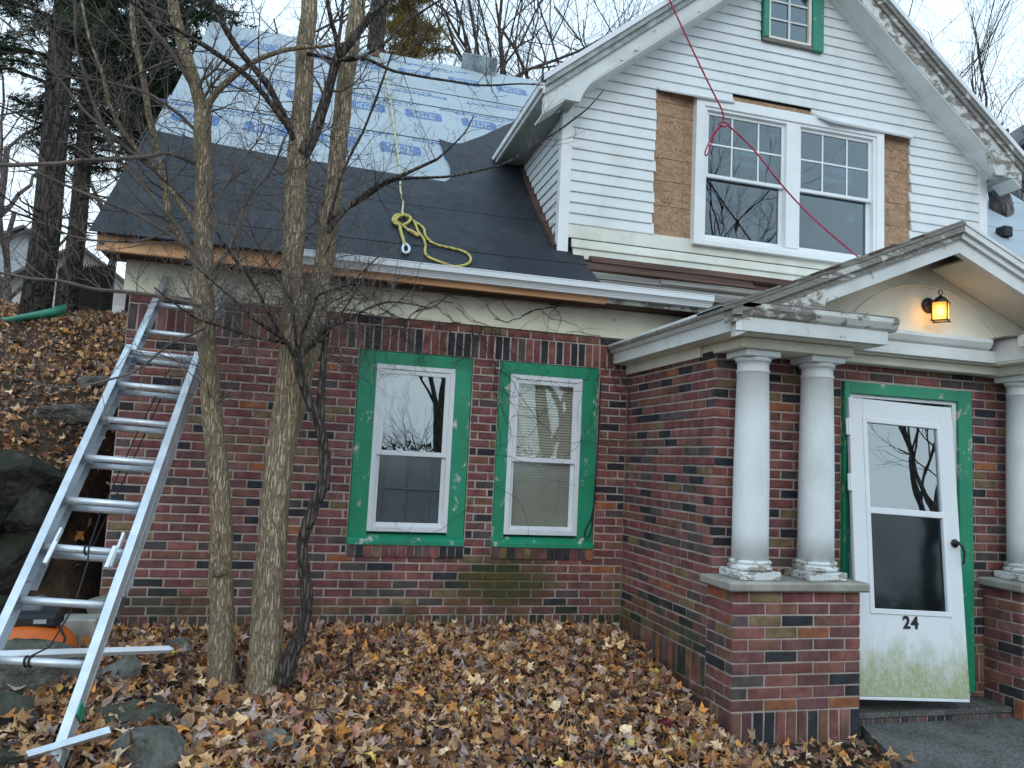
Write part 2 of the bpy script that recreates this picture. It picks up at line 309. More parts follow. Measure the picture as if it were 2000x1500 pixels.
# piers
PC = .0753; PX = (-.035, .93); PY = -1.86; PZ = .508
piers = []
for mir in (0, 1):   # left pier, right pier
    x0, x1 = (PX if not mir else (3.22-PX[1], 3.22-PX[0]))
    p = part('pier', MB().box(x0+.008, x1-.008, PY+.008, -1.519, -.7, PZ), MORTAR, house); piers.append((p, x0, x1))
    part('stone_cap', MB().bev(x0-.045, x1+.045, PY-.045, -1.50, PZ+.001, PZ+.062, .012), STONE, p)
# ---- bricks
BR = []
def seg_minus(a, b, cuts):
    out = [(a, b)]
    for c0, c1 in cuts:
        nxt = []
        for s, e in out:
            if c1 <= s or c0 >= e: nxt.append((s, e)); continue
            if c0 > s: nxt.append((s, c0))
            if c1 < e: nxt.append((c1, e))
        out = nxt
    return out
def put_brick(wall, O, ang, uc, zc, lu, lz, vis=True, bw=None):
    u = (math.cos(ang), math.sin(ang)); BR.append((wall, (O[0]+u[0]*uc, O[1]+u[1]*uc, zc), ang, round(lu/.006)*.006, round(lz/.003)*.003, random.choices(range(9), bw or BW)[0], vis))
def lay(wall, O, ang, width, z0, n, ch, mod, holes=(), vis=True, shift=0):
    for i in range(n):
        za = z0+i*ch; zc = za+ch/2; cuts = [(h[0], h[1]) for h in holes if h[2] < zc < h[3]]
        u = -((i+shift) % 2)*mod/2
        while u < width-.01:
            for s, e in seg_minus(max(u, 0), min(u+mod, width), cuts):
                if e-s > .04: put_brick(wall, O, ang, (s+e)/2, zc, e-s-.0125, ch-.0135, vis)
            u += mod
BWD = [14, 8, 16, 10, 22, 20, 8, 1, 2]
def soldiers(wall, O, ang, u0, u1, z0, h, pitch=.0687, vis=True, bw=BWD):
    n = max(1, round((u1-u0)/pitch)); p = (u1-u0)/n
    for i in range(n): put_brick(wall, O, ang, u0+(i+.5)*p, z0+h/2, p-.0125, h-.0125, vis, bw)
O = (-4.11, 0); wx = lambda x: x+4.11
holes = [(wx(W1[0]), wx(W1[1]), .45, WZ[1]), (wx(W2[0]), wx(W2[1]), .45, WZ[1])]
soldiers(front, O, 0, 0, 4.11, -.2065, .2065)
lay(front, O, 0, 4.11, 0, 31, C, L, holes, True, 1)
soldiers(front, O, 0, 0, 4.11, 31*C, .2065)
lay(front, O, 0, 4.11, 31*C+.2065, 1, C, L)
for w in (W1, W2): soldiers(front, (-4.11, -.012), 0, wx(w[0]), wx(w[1]), .447, .103)
lay(front2, (3.22, 0), 0, 4.23, -.2, 38, C, L, (), False)
lay(side, (-4.11, 8.2), -math.pi/2, 8.0, -.2, 38, C, L, (), False)
soldiers(vest, (0, 0), -math.pi/2, .012, 1.526, -.2065, .2065)
lay(vest, (0, 0), -math.pi/2, 1.526, 0, 31, C, L, (), True)
lay(vest, (0, 0), -math.pi/2, 1.526, -.2065-3*C, 3, C, L, (), True)
lay(doorw, (0, -1.526), 0, 3.22, -.2065-2*C, 2, C, L, [(DO[0], DO[1], -.6, 0)], True)
soldiers(doorw, (0, -1.526), 0, 0, DO[0], -.2065, .2065); soldiers(doorw, (0, -1.526), 0, DO[1], 3.22, -.2065, .2065)
lay(doorw, (0, -1.526), 0, 3.22, 0, 31, C, L, [DO], True, 1)
for p, x0, x1 in piers:
    w = x1-x0
    lay(p, (x0, PY), 0, w, PZ-10*PC, 10, PC, w/4); soldiers(p, (x0, PY), 0, 0, w, PZ-10*PC-.205, .205, .079)
    lay(p, (x0, PY+.334), -math.pi/2, .334, PZ-10*PC, 10, PC, w/4, (), True, 1); soldiers(p, (x0, PY+.334), -math.pi/2, 0, .334, PZ-10*PC-.205, .205, .079)
BM = {}
def brick_geo(lu, lz, d=.05, c=.004):
    a, b = lu/2, lz/2; J = lambda s=.0016: random.uniform(-s, s)
    vs = [(sx*a, d, sz*b) for sz in (-1, 1) for sx in (-1, 1)] + [(sx*a+J(), c+J(.001), sz*b+J()) for sz in (-1, 1) for sx in (-1, 1)] + [(sx*(a-c)+J(.0025), J(.0015), sz*(b-c)+J(.002)) for sz in (-1, 1) for sx in (-1, 1)]
    fs = [(8, 9, 11, 10)]
    for p, q in ((0, 1), (1, 3), (3, 2), (2, 0)): fs += [(p, q, 4+q, 4+p), (4+p, 4+q, 8+q, 8+p)]
    return vs, fs
def brick_mesh(lu, lz, mi):
    k = (round(lu, 3), round(lz, 3), mi)
    if k not in BM:
        v, f = brick_geo(lu, lz); me = bpy.data.meshes.new('brick'); me.from_pydata(v, [], f); me.materials.append(BRICKS[mi]); BM[k] = me
    return BM[k]
def shown(b):
    wall, cpos, ang, lu, lz, mi, vis = b
    if not vis: return 0
    x, y, z = project(cpos)
    if z < .5 or not (5 < x < 1995 and 5 < y < 1495): return 0
    n = np.array([-math.sin(-ang), -math.cos(ang), 0]); d = CP-np.array(cpos); return lu*lz*max(0, n@d/np.linalg.norm(d))/z**2
order = sorted(range(len(BR)), key=lambda i: -shown(BR[i])); rest = MB()
for k, i in enumerate(order):
    wall, cpos, ang, lu, lz, mi, vis = BR[i]
    j = random.uniform(-.002, .003); n = (math.sin(ang)*-j*-1, -math.cos(ang)*j)
    M = Matrix.Translation((cpos[0]+n[0], cpos[1]+n[1], cpos[2])) @ Matrix.Rotation(ang+random.gauss(0, .004), 4, 'Z') @ Matrix.Rotation(random.gauss(0, .005), 4, 'Y')
    if k < 300 and shown(BR[i]) > 0:
        o = bpy.data.objects.new('brick', brick_mesh(lu, lz, mi)); COL.objects.link(o); o.parent = wall; o.matrix_local = M
    else:
        v, f = brick_geo(lu, lz); rest.add([M @ Vector(p) for p in v], f, mi)
part('brick_courses', rest, BRICKS, house, kind='stuff')
# ---- frieze, soffit, fascia, gutter
part('frieze_board', MB().box(-4.15, 3.24, -.022, .1, 2.402, 2.654), FRIEZE, house)
part('frieze_board', MB().box(3.25, 7.45, -.022, .1, 2.402, 2.654), FRIEZE, house)
part('soffit', MB().box(-4.29, 7.64, -.246, .1, 2.655, 2.672), ROTWOOD, house)
part('fascia_board', MB().bev(-4.30, -.345, -.285, -.247, 2.643, 2.782, .003), NEWWOOD, house)['label'] = 'fresh orange pine fascia board under the eave'
part('fascia_board', MB().bev(-.342, 7.64, -.28, -.247, 2.655, 2.775, .003), PEEL_MID, house)
gp = [(-.287, 2.778), (-.287, 2.690), (-.345, 2.690), (-.352, 2.712), (-.372, 2.735), (-.386, 2.742), (-.386, 2.788), (-.376, 2.790), (-.376, 2.752), (-.345, 2.722), (-.338, 2.700), (-.297, 2.700), (-.297, 2.778)]
gut = part('gutter', MB().ext(gp, 'x', -3.0, .62), ALU_PAINT, house)
part('gutter_bead', MB().tube([(-3.0, -.384, 2.788), (.62, -.384, 2.788)], .006, 6).tube([(-3.0, -.353, 2.713), (.62, -.353, 2.713)], .004, 6), ALU_PAINT, gut)
# ---- main roof
roof = part('roof_deck', MB().roofp([(-4.3, -.30), (7.65, -.30), (7.65, 4.14), (-4.3, 4.14)], -.06, -.002).ext([(4.15, RZ(4.14)), (8.6, RZ(-.3)), (8.6, RZ(-.3)-.06), (4.15, RZ(4.14)-.06)], 'x', -4.3, 7.65), ROTWOOD, house)
part('rake_board', MB().ext([(-.3, RZ(-.3)-.08), (4.14, RZ(4.14)-.08), (4.14, RZ(4.14)-.24), (-.25, RZ(-.3)-.11)], 'x', -4.285, -4.25), OLDWOOD, house)
part('rake_board', MB().ext([(-.3, RZ(-.3)-.08), (4.14, RZ(4.14)-.08), (4.14, RZ(4.14)-.24), (-.25, RZ(-.3)-.11)], 'x', 7.6, 7.64), OLDWOOD, house)
def wavy(pts, n=14, a=.012):
    out = []
    for (x0, y0), (x1, y1) in zip(pts, pts[1:]):
        k = max(1, int(math.hypot(x1-x0, y1-y0)*n/4))
        out += [(x0+(x1-x0)*i/k+random.uniform(-a, a), y0+(y1-y0)*i/k+random.uniform(-a, a)) for i in range(k)]
    return out+[pts[-1]]
def text_mesh(body, size, m, shear=0., ex=.0012):
    cu = bpy.data.curves.new('t', 'FONT'); cu.body = body; cu.size = size; cu.align_x = 'CENTER'; cu.align_y = 'CENTER'; cu.extrude = ex; cu.shear = shear; cu.offset = size*(.03 if len(body) == 1 else .014)
    ob = bpy.data.objects.new('t', cu); COL.objects.link(ob); dg = bpy.context.evaluated_depsgraph_get()
    me = bpy.data.meshes.new_from_object(ob.evaluated_get(dg)); bpy.data.objects.remove(ob); me.materials.clear(); me.materials.append(m); return me
T_SH = text_mesh('ShingleLayment-LWT', .12, INK, .3); T_SM = text_mesh('synthetic roofing underlayment', .034, INK)
lb = MB(); w, h, r = .215, .135, .045
lb.ext([(sx*(w-r)+r*math.cos(a), sy*(h-r)+r*math.sin(a)) for sx, sy, a0 in ((1, 1, 0), (-1, 1, 90), (-1, -1, 180), (1, -1, 270)) for a in [math.radians(a0+k*22.5) for k in range(5)]], 'z', 0, .001); LOGO = lb.mesh('logo', INK)
T_G, T_R = text_mesh('Grip', .155, INKP), text_mesh('Rite', .155, INKP)
def roofmat(x, y, off, flip=False):
    A = Matrix(((1, 0, 0, x), (0, CS, -SN, y-SN*off), (0, SN, CS, RZ(y)+CS*off), (0, 0, 0, 1)))
    return A @ Matrix.Rotation(math.pi if flip else 0, 4, 'Z')
def printed(name, me, parent, M):
    o = bpy.data.objects.new(name, me); COL.objects.link(o); o.parent = parent; o.matrix_local = M; return o
strips = [(.75, 1.95), (1.86, 2.82), (2.72, 3.24), (3.14, 4.16)]
for k, (ya, yb) in enumerate(strips):
    off = .003+.005*k
    sh = part('underlayment_sheet', MB().roofp([(-4.31, ya), (1.2, ya-.02), (1.2, yb), (-4.33, yb)], off, off+.003), UNDER, house)
    part('underlayment_sheet', MB().roofp([(3.2, ya-(1.1 if k == 0 else 0)), (7.66, ya-(1.1 if k == 0 else 0)), (7.66, yb), (3.2, yb)], off, off+.003), UNDER, house)
    part('lap_edge', MB().roofp(wavy([(-4.31, ya), (1.1, ya-.02)], 10, .002)+wavy([(1.1, ya-.034), (-4.31, ya-.012)], 10, .003), off-.003, off+.001), DARK, sh)
    o2 = off+.0045
    row = {0: 1.55, 1: 2.42, 2: None, 3: 3.62}[k]
    if row:
        for x in np.arange(-4.0+.33*(k % 2), -.25, .67):
            printed('printed_logo', LOGO, sh, roofmat(x, row, o2)); printed('printed_word', T_G, sh, roofmat(x, row+.044, o2+.002)); printed('printed_word', T_R, sh, roofmat(x, row-.042, o2+.002))
    ty = {0: (1.80, False), 1: (2.66, False), 2: (2.98, True), 3: (3.93, False)}[k]
    for x in np.arange(-3.9+.4*k, -.4, 1.28):
        printed('printed_text', T_SH, sh, roofmat(x, ty[0], o2, ty[1])); printed('printed_text', T_SM, sh, roofmat(x+.1, ty[0]-.07 if not ty[1] else ty[0]+.07, o2, ty[1]))
mem_top = wavy([(-.5, 2.62), (-.666, 2.458), (-1.0, 2.10), (-1.30, 1.83), (-1.421, 1.80), (-1.552, 1.86), (-1.535, 1.60), (-1.50, 1.30), (-1.53, 1.06), (-1.60, .99), (-1.72, 1.0), (-2.43, 1.01), (-3.16, 1.03), (-3.7, 1.08), (-4.33, 1.17)], 16, .008)
mem = part('roof_membrane', MB().roofp([(-4.34, -.34), (-2.9, -.338), (-2.88, -.30), (-.40, -.30), (-.47, -.05), (-.44, .12), (-.5, .3)]+mem_top, .026, .032), MEMB, house)
part('membrane_lap', MB().roofp(wavy([(-4.34, -.08), (-.46, -.05)], 12, .004)+wavy([(-.46, -.062), (-4.34, -.092)], 12, .004), .029, .036), MEMB, mem)
part('membrane_lap', MB().roofp(wavy([(-4.34, .50), (-.66, .53)], 12, .004)+wavy([(-.66, .52), (-4.34, .49)], 12, .004), .029, .0345), MEMB, mem)
for i, (x0, x1, y0, y1, mt, o) in enumerate([(-.52, 1.9, -.325, -.215, OLDWOOD, .012), (-.46, 1.8, -.205, -.12, OLDWOOD, .018), (-.50, 1.2, -.105, -.02, ROTWOOD, .03), (-.40, 1.9, -.015, .062, ROTWOOD, .045), (.2, 1.6, -.19, -.135, OLDWOOD, .03)]):
    part('deck_board', MB().roofp(wavy([(x0, y0), (x1, y0)], 8, .008)+wavy([(x1, y1), (x0, y1)], 8, .008), .0, o), mt, roof)
fl = [(-.715, .13), (-.73, .4), (-.745, .8), (-.72, 1.2), (-.70, 1.55), (-.695, 1.9)]
part('wall_flashing', MB().roofp(fl+[(-.66, 1.9), (-.66, .13)], .028, .06), ROTWOOD, house)
# ---- upper gable
AX, AZ, PT = 1.708, 6.775, .825
def zt(x): return AZ-PT*abs(x-AX)
GX = (-.671, 4.067)
gm = MB().ext([(GX[0]+.01, 2.85), (.70, 2.85), (.70, zt(.7)-.2), (GX[0]+.01, zt(GX[0])-.2)], 'y', .118, .25).ext([(2.67, 2.85), (GX[1]-.01, 2.85), (GX[1]-.01, zt(GX[1])-.2), (2.67, zt(2.67)-.2)], 'y', .118, .25)
gm.box(.70, 2.67, .118, .25, 2.85, 3.40).ext([(.70, 4.76), (2.67, 4.76), (2.67, zt(2.67)-.2), (AX, AZ-.2), (.70, zt(.7)-.2)], 'y', .118, .25); gw = part('gable_wall', gm, DARK, house)
part('gable_side', MB().box(GX[0]+.014, GX[0]+.1, .25, 2.4, 2.9, 4.5).box(GX[1]-.1, GX[1]-.014, .25, 2.4, 2.9, 4.5), DARK, house)
def board(xlb, xlt, xrb, xrt, zb, z1, y0=.1, lip=.017, mi=0):
    pr = [(y0-.003, z1), (y0-lip, zb+.004), (y0-lip+.001, zb-.004), (y0-.004, zb-.003), (y0-.002, zb+.010), (y0+.016, zb+.012), (y0+.016, z1)]
    n = len(pr); lp = lambda a, b, z: a+(b-a)*min(1, max(0, (z-zb)/(z1-zb)))
    vs = [(lp(xlb, xlt, z), y, z) for y, z in pr]+[(lp(xrb, xrt, z), y, z) for y, z in pr]
    return MB().add(vs, [tuple(range(n)), tuple(range(2*n-1, n-1, -1))]+[(i, (i+1) % n, n+(i+1) % n, n+i) for i in range(n)], mi)
PITCH_S = .1007; zb = 3.432; k = 0
while zb < AZ-.35:
    z1 = zb+PITCH_S; hb, h1 = (AZ-.30-zb)/PT, (AZ-.30-z1)/PT
    lo = lambda h: max(GX[0]+.075, AX-h); hi = lambda h: min(GX[1]-.075, AX+h)
    cuts = []
    if zb < 4.79: cuts.append((.235+random.uniform(-.012, .012), 3.115+random.uniform(-.015, .02)))
    elif zb < 4.85: cuts.append((1.04, 1.93))
    if z1 > 5.60 and zb < 6.14: cuts.append((1.335, 2.045))
    for s, e in seg_minus(lo(hb), hi(hb), cuts):
        if e-s < .05: continue
        st, et = (max(s, lo(h1)) if s <= lo(hb)+1e-6 else s), (min(e, hi(h1)) if e >= hi(hb)-1e-6 else e)
        if et-st < .02: et = st = (s+e)/2
        if e-s > 2.2:
            xm = random.uniform(s+.7, e-.7); part('siding_board', board(s, st, xm, xm, zb, z1), SIDING, gw); part('siding_board', board(xm-.03, xm-.03, e, et, zb, z1, .0985), SIDING, gw)
        else: part('siding_board', board(s, st, e, et, zb, z1), SIDING, gw)
    zb += PITCH_S; k += 1
b1 = part('siding_board', board(-.59, -.59, 3.98, 3.98, 3.30, 3.432, .095, .02), SIDING_OLD, gw); b1['label'] = 'yellowed siding board loose under the window'
part('siding_board', board(-.56, -.56, 3.98, 3.98, 3.205, 3.285, .075, .03), SIDING_OLD, gw)
part('siding_board', board(-.545, -.55, 3.98, 3.98, 3.105, 3.205, .065, .022), SIDING_OLD, gw)
zb = 2.95
while zb < 4.40:
    z1 = zb+PITCH_S; yb, y1 = (zb-2.772)/TAN-.3+.05, (z1-2.772)/TAN-.3+.05
    if y1 > .2:
        ye, y1e = max(.165, min(yb, 2.3)), min(y1, 2.3); x = GX[0]; pr = [(x+.003, z1, y1e), (x-.014, zb+.004, ye), (x-.013, zb-.004, ye), (x+.004, zb-.002, ye), (x+.004, zb+.01, ye), (x+.02, z1, y1e)]
        n = 6; part('siding_board', MB().add([(a, .158, z) for a, z, e in pr]+[(a, e, z) for a, z, e in pr], [tuple(range(n)), tuple(range(2*n-1, n-1, -1))]+[(i, (i+1) % n, n+(i+1) % n, n+i) for i in range(n)]), SIDING_MOLD, gw)
    zb += PITCH_S
part('corner_post', MB().box(GX[0]-.018, GX[0]+.08, .078, .116, 3.03, 4.60).box(GX[0]-.02, GX[0]+.004, .0785, .162, 3.031, 4.599), VINYL, house)
part('corner_post', MB().box(GX[1]-.08, GX[1]+.018, .078, .116, 3.03, 4.60).box(GX[1]-.004, GX[1]+.02, .0785, .162, 3.031, 4.599), VINYL, house)
# exposed sheathing round the new window
def osb(x0, x1, z0, z1, y=.112): return part('sheathing_panel', MB().box(x0, x1, y, y+.02, z0, z1), OSB, gw)
for x0, x1, zs in ((.21, .635, [3.42, 3.72, 3.96, 4.18, 4.60, 4.73, 4.86]), (2.74, 3.14, [3.42, 3.62, 3.86, 4.10, 4.44, 4.68])):
    for a, b in zip(zs, zs[1:]): osb(x0, x1-(.10 if x0 < 1 else .05), a+.0025, b-.0025, .108+random.uniform(0, .003)); osb(x1-(.097 if x0 < 1 else .046), x1, a+.0025, b-.0025+random.uniform(-.0, .002), .109)
osb(2.74, 3.12, 4.685, 4.83, .117); osb(1.0, 1.96, 4.78, 4.92, .115)
part('bent_flashing', MB().add([(.235, .085, 4.86), (1.05, .085, 4.875), (1.02, .012, 4.815), (.62, -.005, 4.80), (.25, .05, 4.83), (.235, .09, 4.84), (1.05, .09, 4.86), (1.02, .02, 4.80), (.62, .004, 4.786), (.25, .055, 4.815)], [(0, 4, 3, 2, 1), (5, 6, 7, 8, 9), (0, 1, 6, 5), (1, 2, 7, 6), (2, 3, 8, 7), (3, 4, 9, 8), (4, 0, 5, 9)]), SIDING, gw)
part('bent_flashing', MB().add([(1.92, .082, 4.90), (3.14, .082, 4.87), (3.10, .03, 4.80), (2.1, -.03, 4.79), (1.95, .0, 4.83), (1.92, .09, 4.88), (3.14, .09, 4.85), (3.10, .04, 4.785), (2.1, -.02, 4.77), (1.95, .01, 4.81)], [(0, 4, 3, 2, 1), (5, 6, 7, 8, 9), (0, 1, 6, 5), (1, 2, 7, 6), (2, 3, 8, 7), (3, 4, 9, 8), (4, 0, 5, 9)]), SIDING, gw)
# twin window
def frame(x0, x1, z0, z1, w, y0, y1, wb=None, wt=None):
    wb = wb or w; wt = wt or w
    return MB().bev(x0, x0+w, y0, y1, z0, z1, .003).bev(x1-w, x1, y0, y1, z0, z1, .003).bev(x0+w-.001, x1-w+.001, y0+.001, y1-.001, z0, z0+wb, .003).bev(x0+w-.001, x1-w+.001, y0+.001, y1-.001, z1-wt, z1, .003)
tw = part('window', frame(.627, 2.746, 3.375, 4.835, .088, .03, .14, .05, .10), VINYL, house); tw['label'] = 'new white twin window with stickers on its glass'
part('window_frame', frame(.713, 2.660, 3.42, 4.742, .036, .045, .15), VINYL, tw)
part('mullion', MB().bev(1.613, 1.768, .04, .145, 3.455, 4.708, .004), VINYL, tw)
for x0, x1 in ((.748, 1.614), (1.767, 2.626)):
    zm = 4.075
    part('sash', frame(x0, x1, zm-.02, 4.708, .034, .075, .105), VINYL, tw); part('sash', frame(x0, x1, 3.456, zm+.022, .036, .108, .138, .045), VINYL, tw)
    part('pane', MB().box(x0+.03, x1-.03, .088, .092, zm+.01, 4.68), GLASS_NEW, tw); part('pane', MB().box(x0+.03, x1-.03, .12, .124, 3.495, zm-.01), GLASS_NEW, tw)
    for f in (1/3, 2/3): part('muntin', MB().box(x0+(x1-x0)*f-.008, x0+(x1-x0)*f+.008, .083, .0875, zm+.012, 4.676), VINYL, tw)
    part('muntin', MB().box(x0+.033, x1-.033, .0825, .087, (zm+4.70)/2-.008, (zm+4.70)/2+.008), VINYL, tw)
STICK = mat('paper_sticker', (.34, .38, .41), .6, .08); STICKRED = mat('red_lettering', (.42, .05, .06), .6, .1)
for x, z in ((1.06, 4.24), (2.05, 4.22)):
    s = part('sticker', MB().box(x, x+.36, .0935, .0945, z-.02, z+.14), STICK, tw)
    for k in range(2): part('sticker_lettering', MB().tube([(x+.06+i*.012, .0925, z+.045+k*.03+.012*math.sin(i*1.9+k)+.004*(-1)**i) for i in range(20-6*k)], .0045, 4), STICKRED, tw)
for x, z in ((1.45, 4.55), (.83, 3.86), (1.42, 3.8), (2.38, 3.84)): part('sticker', MB().box(x, x+.09, .1255, .1265, z, z+.075), STICK, tw)
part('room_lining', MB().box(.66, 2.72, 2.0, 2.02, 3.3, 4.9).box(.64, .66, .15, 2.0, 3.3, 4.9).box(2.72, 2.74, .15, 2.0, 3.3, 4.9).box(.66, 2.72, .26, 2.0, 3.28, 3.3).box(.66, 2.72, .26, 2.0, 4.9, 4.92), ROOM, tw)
# attic window
aw = part('window', frame(1.407, 1.905, 5.575, 6.12, .03, .07, .12), CREAM, house); aw['label'] = 'small attic window with muntins and green side boards'
part('casing_board', MB().bev(1.345, 1.405, .045, .12, 5.57, 6.14, .004), GREEN_DUSTY, aw); part('casing_board', MB().bev(1.907, 2.032, .045, .12, 5.53, 6.14, .004), GREEN_DUSTY, aw)
part('sill', MB().bev(1.345, 2.03, .055, .12, 5.535, 5.573, .004), OLDWOOD, aw); part('pane', MB().box(1.445, 1.867, .098, .102, 5.60, 6.10), GLASS_NEW, aw)
part('muntin', MB().box(1.645, 1.667, .085, .097, 5.602, 6.098), PEEL_LOW, aw)
for z in (5.80, 5.99): part('muntin', MB().box(1.447, 1.865, .087, .0965, z-.009, z+.009), PEEL_LOW, aw)
# gable roof, rakes, eaves
def slope(name, xa, xb, d0, d1, y0, y1, m, parent=house, z=zt): return part(name, MB().ext([(xa, z(xa)-d0), (xb, z(xb)-d0), (xb, z(xb)-d1), (xa, z(xa)-d1)], 'y', y0, y1), m, parent)
gxl, gxr = -.95, 4.28
gr = slope('gable_roof', gxl-.02, AX, -.05, 0, -.21, 4.1, MEMB); slope('gable_roof', AX, gxr+.02, -.05, 0, -.21, 4.1, MEMB)
for xa, xb, cm, bm in ((gxl, AX, mat('grey_rake_moulding', (.33, .36, .35), .7, .3, 7, .3, 60, (1, 6, 1)), PEEL_LOW), (AX, gxr, PEEL_HIGH, PEEL_MID)):
    lw = xa < 1
    slope('drip_edge', xa-(.02 if lw else 0), xb+(0 if lw else .02), -.052, .004, -.226, -.211, ALU_PAINT, gr)
    slope('crown_moulding', xa, xb, .001, .06, -.209, -.12, cm); slope('crown_moulding', xa, xb, .061, .125, -.188, -.12, cm)
    slope('rake_board', xa, xb, .126, .278, -.165, -.12, bm); slope('rake_fillet', xa+(.2 if lw else 0), xb-(0 if lw else .2), .279, .318, .045, .098, TRIM)
    slope('rake_soffit', xa, xb, .279, .296, -.16, .098, TRIM)
for s, x0 in ((1, gxl), (-1, gxr)):
    X = lambda d: x0+s*d
    zr = zt(x0); pc = [(X(0), 4.45), (X(0), zr-.12), (X(.45), zr-.12+.45*PT), (X(.45), zr-.27+.45*PT), (X(.37), 4.55), (X(.33), 4.45)]
    part('eave_return', MB().ext(pc if s > 0 else pc[::-1], 'y', -.166, -.121), PEEL_LOW if s > 0 else PEEL_MID, house)
    a, b = sorted((X(0), X(.035))); part('eave_fascia', MB().box(a, b, -.119, 2.0, 4.466, zr-.09), PEEL_LOW if s > 0 else PEEL_HIGH, house)
    a, b = sorted((X(-.045), X(-.001))); part('eave_moulding', MB().box(a, b, -.2, 2.0, zr-.088, zr-.03).box(*sorted((X(-.02), X(-.001))), -.2, 2.0, zr-.125, zr-.089), TRIM if s > 0 else PEEL_HIGH, house)
    a, b = sorted((X(.0), X(.30 if s > 0 else .2))); part('eave_soffit', MB().box(a, b, -.119, 2.1, 4.45, 4.465), mat('dull_soffit', (.36, .385, .36), .7, .12), house)
# ---- lower windows
def lower_window(x0, x1, cl, cr, label, sill_m, up_glass):
    z0, z1 = WZ; fx0, fx1, fz0, fz1 = x0+cl, x1-cr, z0+.105, z1-.105
    w = part('window', frame(fx0, fx1, fz0, fz1, .042, .012, .05), ALU_PAINT, house); w['label'] = label
    part('casing_board', MB().bev(x0+.004, fx0+.004, .014, .14, z0+.06, z1-.085, .004), GREEN_PEEL, w); part('casing_board', MB().bev(fx1-.004, x1-.004, .014, .14, z0+.06, z1-.085, .004), GREEN_PEEL, w)
    part('casing_board', MB().bev(x0+.003, x1-.003, .012, .14, z1-.112, z1-.004, .004), GREEN, w); part('sill', MB().ext([(-.018, z0+.004), (-.018, z0+.035), (.05, z0+.085), (.15, z0+.108), (.15, z0+.004)], 'x', x0+.003, x1-.003), sill_m, w)
    zm = fz0+.46*(fz1-fz0)
    part('sash', frame(fx0+.04, fx1-.04, zm-.012, fz1-.04, .04, .022, .044), ALU_PAINT, w); part('sash', frame(fx0+.04, fx1-.04, fz0+.04, zm+.024, .032, .046, .068), ALU_PAINT, w)
    part('pane', MB().box(fx0+.075, fx1-.075, .032, .035, zm+.02, fz1-.075), up_glass, w); part('pane', MB().box(fx0+.068, fx1-.068, .056, .059, fz0+.07, zm-.006), SCREEN, w)
    part('inner_pane', MB().box(fx0+.03, fx1-.03, .105, .108, fz0+.02, fz1-.02), GLASS, w)
    for k in range(2): part('sash_lift', MB().bev(fx0+.2+k*.19, fx0+.25+k*.19, .016, .024, zm+.028, zm+.044, .003), ALU_PAINT, w)
    return fx0, fx1, fz0, fz1
lower_window(*W1, .15, .145, 'green trimmed window with bare dark glass behind the trees', GREEN_PEEL, GLASS_STORM)
wb = lower_window(*W2, .105, .15, 'green trimmed window beside the porch with blinds behind it', GREEN_PEEL, GLASS_CLEAR)
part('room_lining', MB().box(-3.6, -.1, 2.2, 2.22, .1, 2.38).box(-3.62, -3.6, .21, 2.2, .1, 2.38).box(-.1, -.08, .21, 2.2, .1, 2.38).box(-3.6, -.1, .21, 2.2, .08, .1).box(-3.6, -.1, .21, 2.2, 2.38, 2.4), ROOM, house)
BL = mat('cream_blind', (.78, .75, .62), .5, .05); bl = thing('window_blind', 'cream slatted blind hanging behind the glass next to the porch', 'blind', ((wb[0]+wb[1])/2, .17, wb[2]))
part('head_rail', MB().bev(wb[0]+.01, wb[1]-.01, 0.075, .100, wb[3]-.08, wb[3]-.045, .003), BL, bl)
sm_ = MB().add([((x), y, z) for x in (wb[0]+.015, wb[1]-.03) for y, z in ((-.010, -.010), (0, .001), (.009, .011), (.009, .012), (-.001, .002), (-.011, -.009))], [(0, 1, 7, 6), (1, 2, 8, 7), (2, 3, 9, 8), (3, 4, 10, 9), (4, 5, 11, 10), (5, 0, 6, 11)]).mesh('slat', BL)
z = wb[2]+.02
while z < wb[3]-.06: o = link('slat', sm_, bl); o.location = (0, .09, z); z += .0235
# curtain rods behind the first window
CUR = mat('sheer_curtain', (.20, .23, .26), .9, .1); cu = thing('sheer_curtain', 'thin grey curtain with fanned pleats low behind the dark window', 'curtain', (-1.9, .087, .7)); cm = MB(); n = 40
vs = [(-2.19+.62*i/n+.03*math.sin(i*.5), .087+.010*math.sin(i*1.5), z) for z in (.66, .98+.0, 1.27) for i in range(n+1)]
cm.add(vs, [(r*(n+1)+i, r*(n+1)+i+1, (r+1)*(n+1)+i+1, (r+1)*(n+1)+i) for r in range(2) for i in range(n)]); part('cloth', cm, CUR, cu, True); part('rod', MB().tube([(-2.19, .074, 1.0), (-1.58, .074, 1.0)], .008), CUR, cu)
# cable on the second window's trim
CAB = thing('black_cable', 'thin black cable hanging down beside the green window trim near the porch', 'cable', (-.29, -.02, .6))
part('cable', MB().tube([(-.262, -.006, 2.0), (-.268, -.012, 1.6), (-.275, -.012, 1.2), (-.285, -.014, .9), (-.30, -.016, .70), (-.335, -.02, .645), (-.365, -.02, .655), (-.355, -.018, .72), (-.31, -.016, .80), (-.27, -.014, 1.0)], .0055, 6), RUBBER, CAB, True)
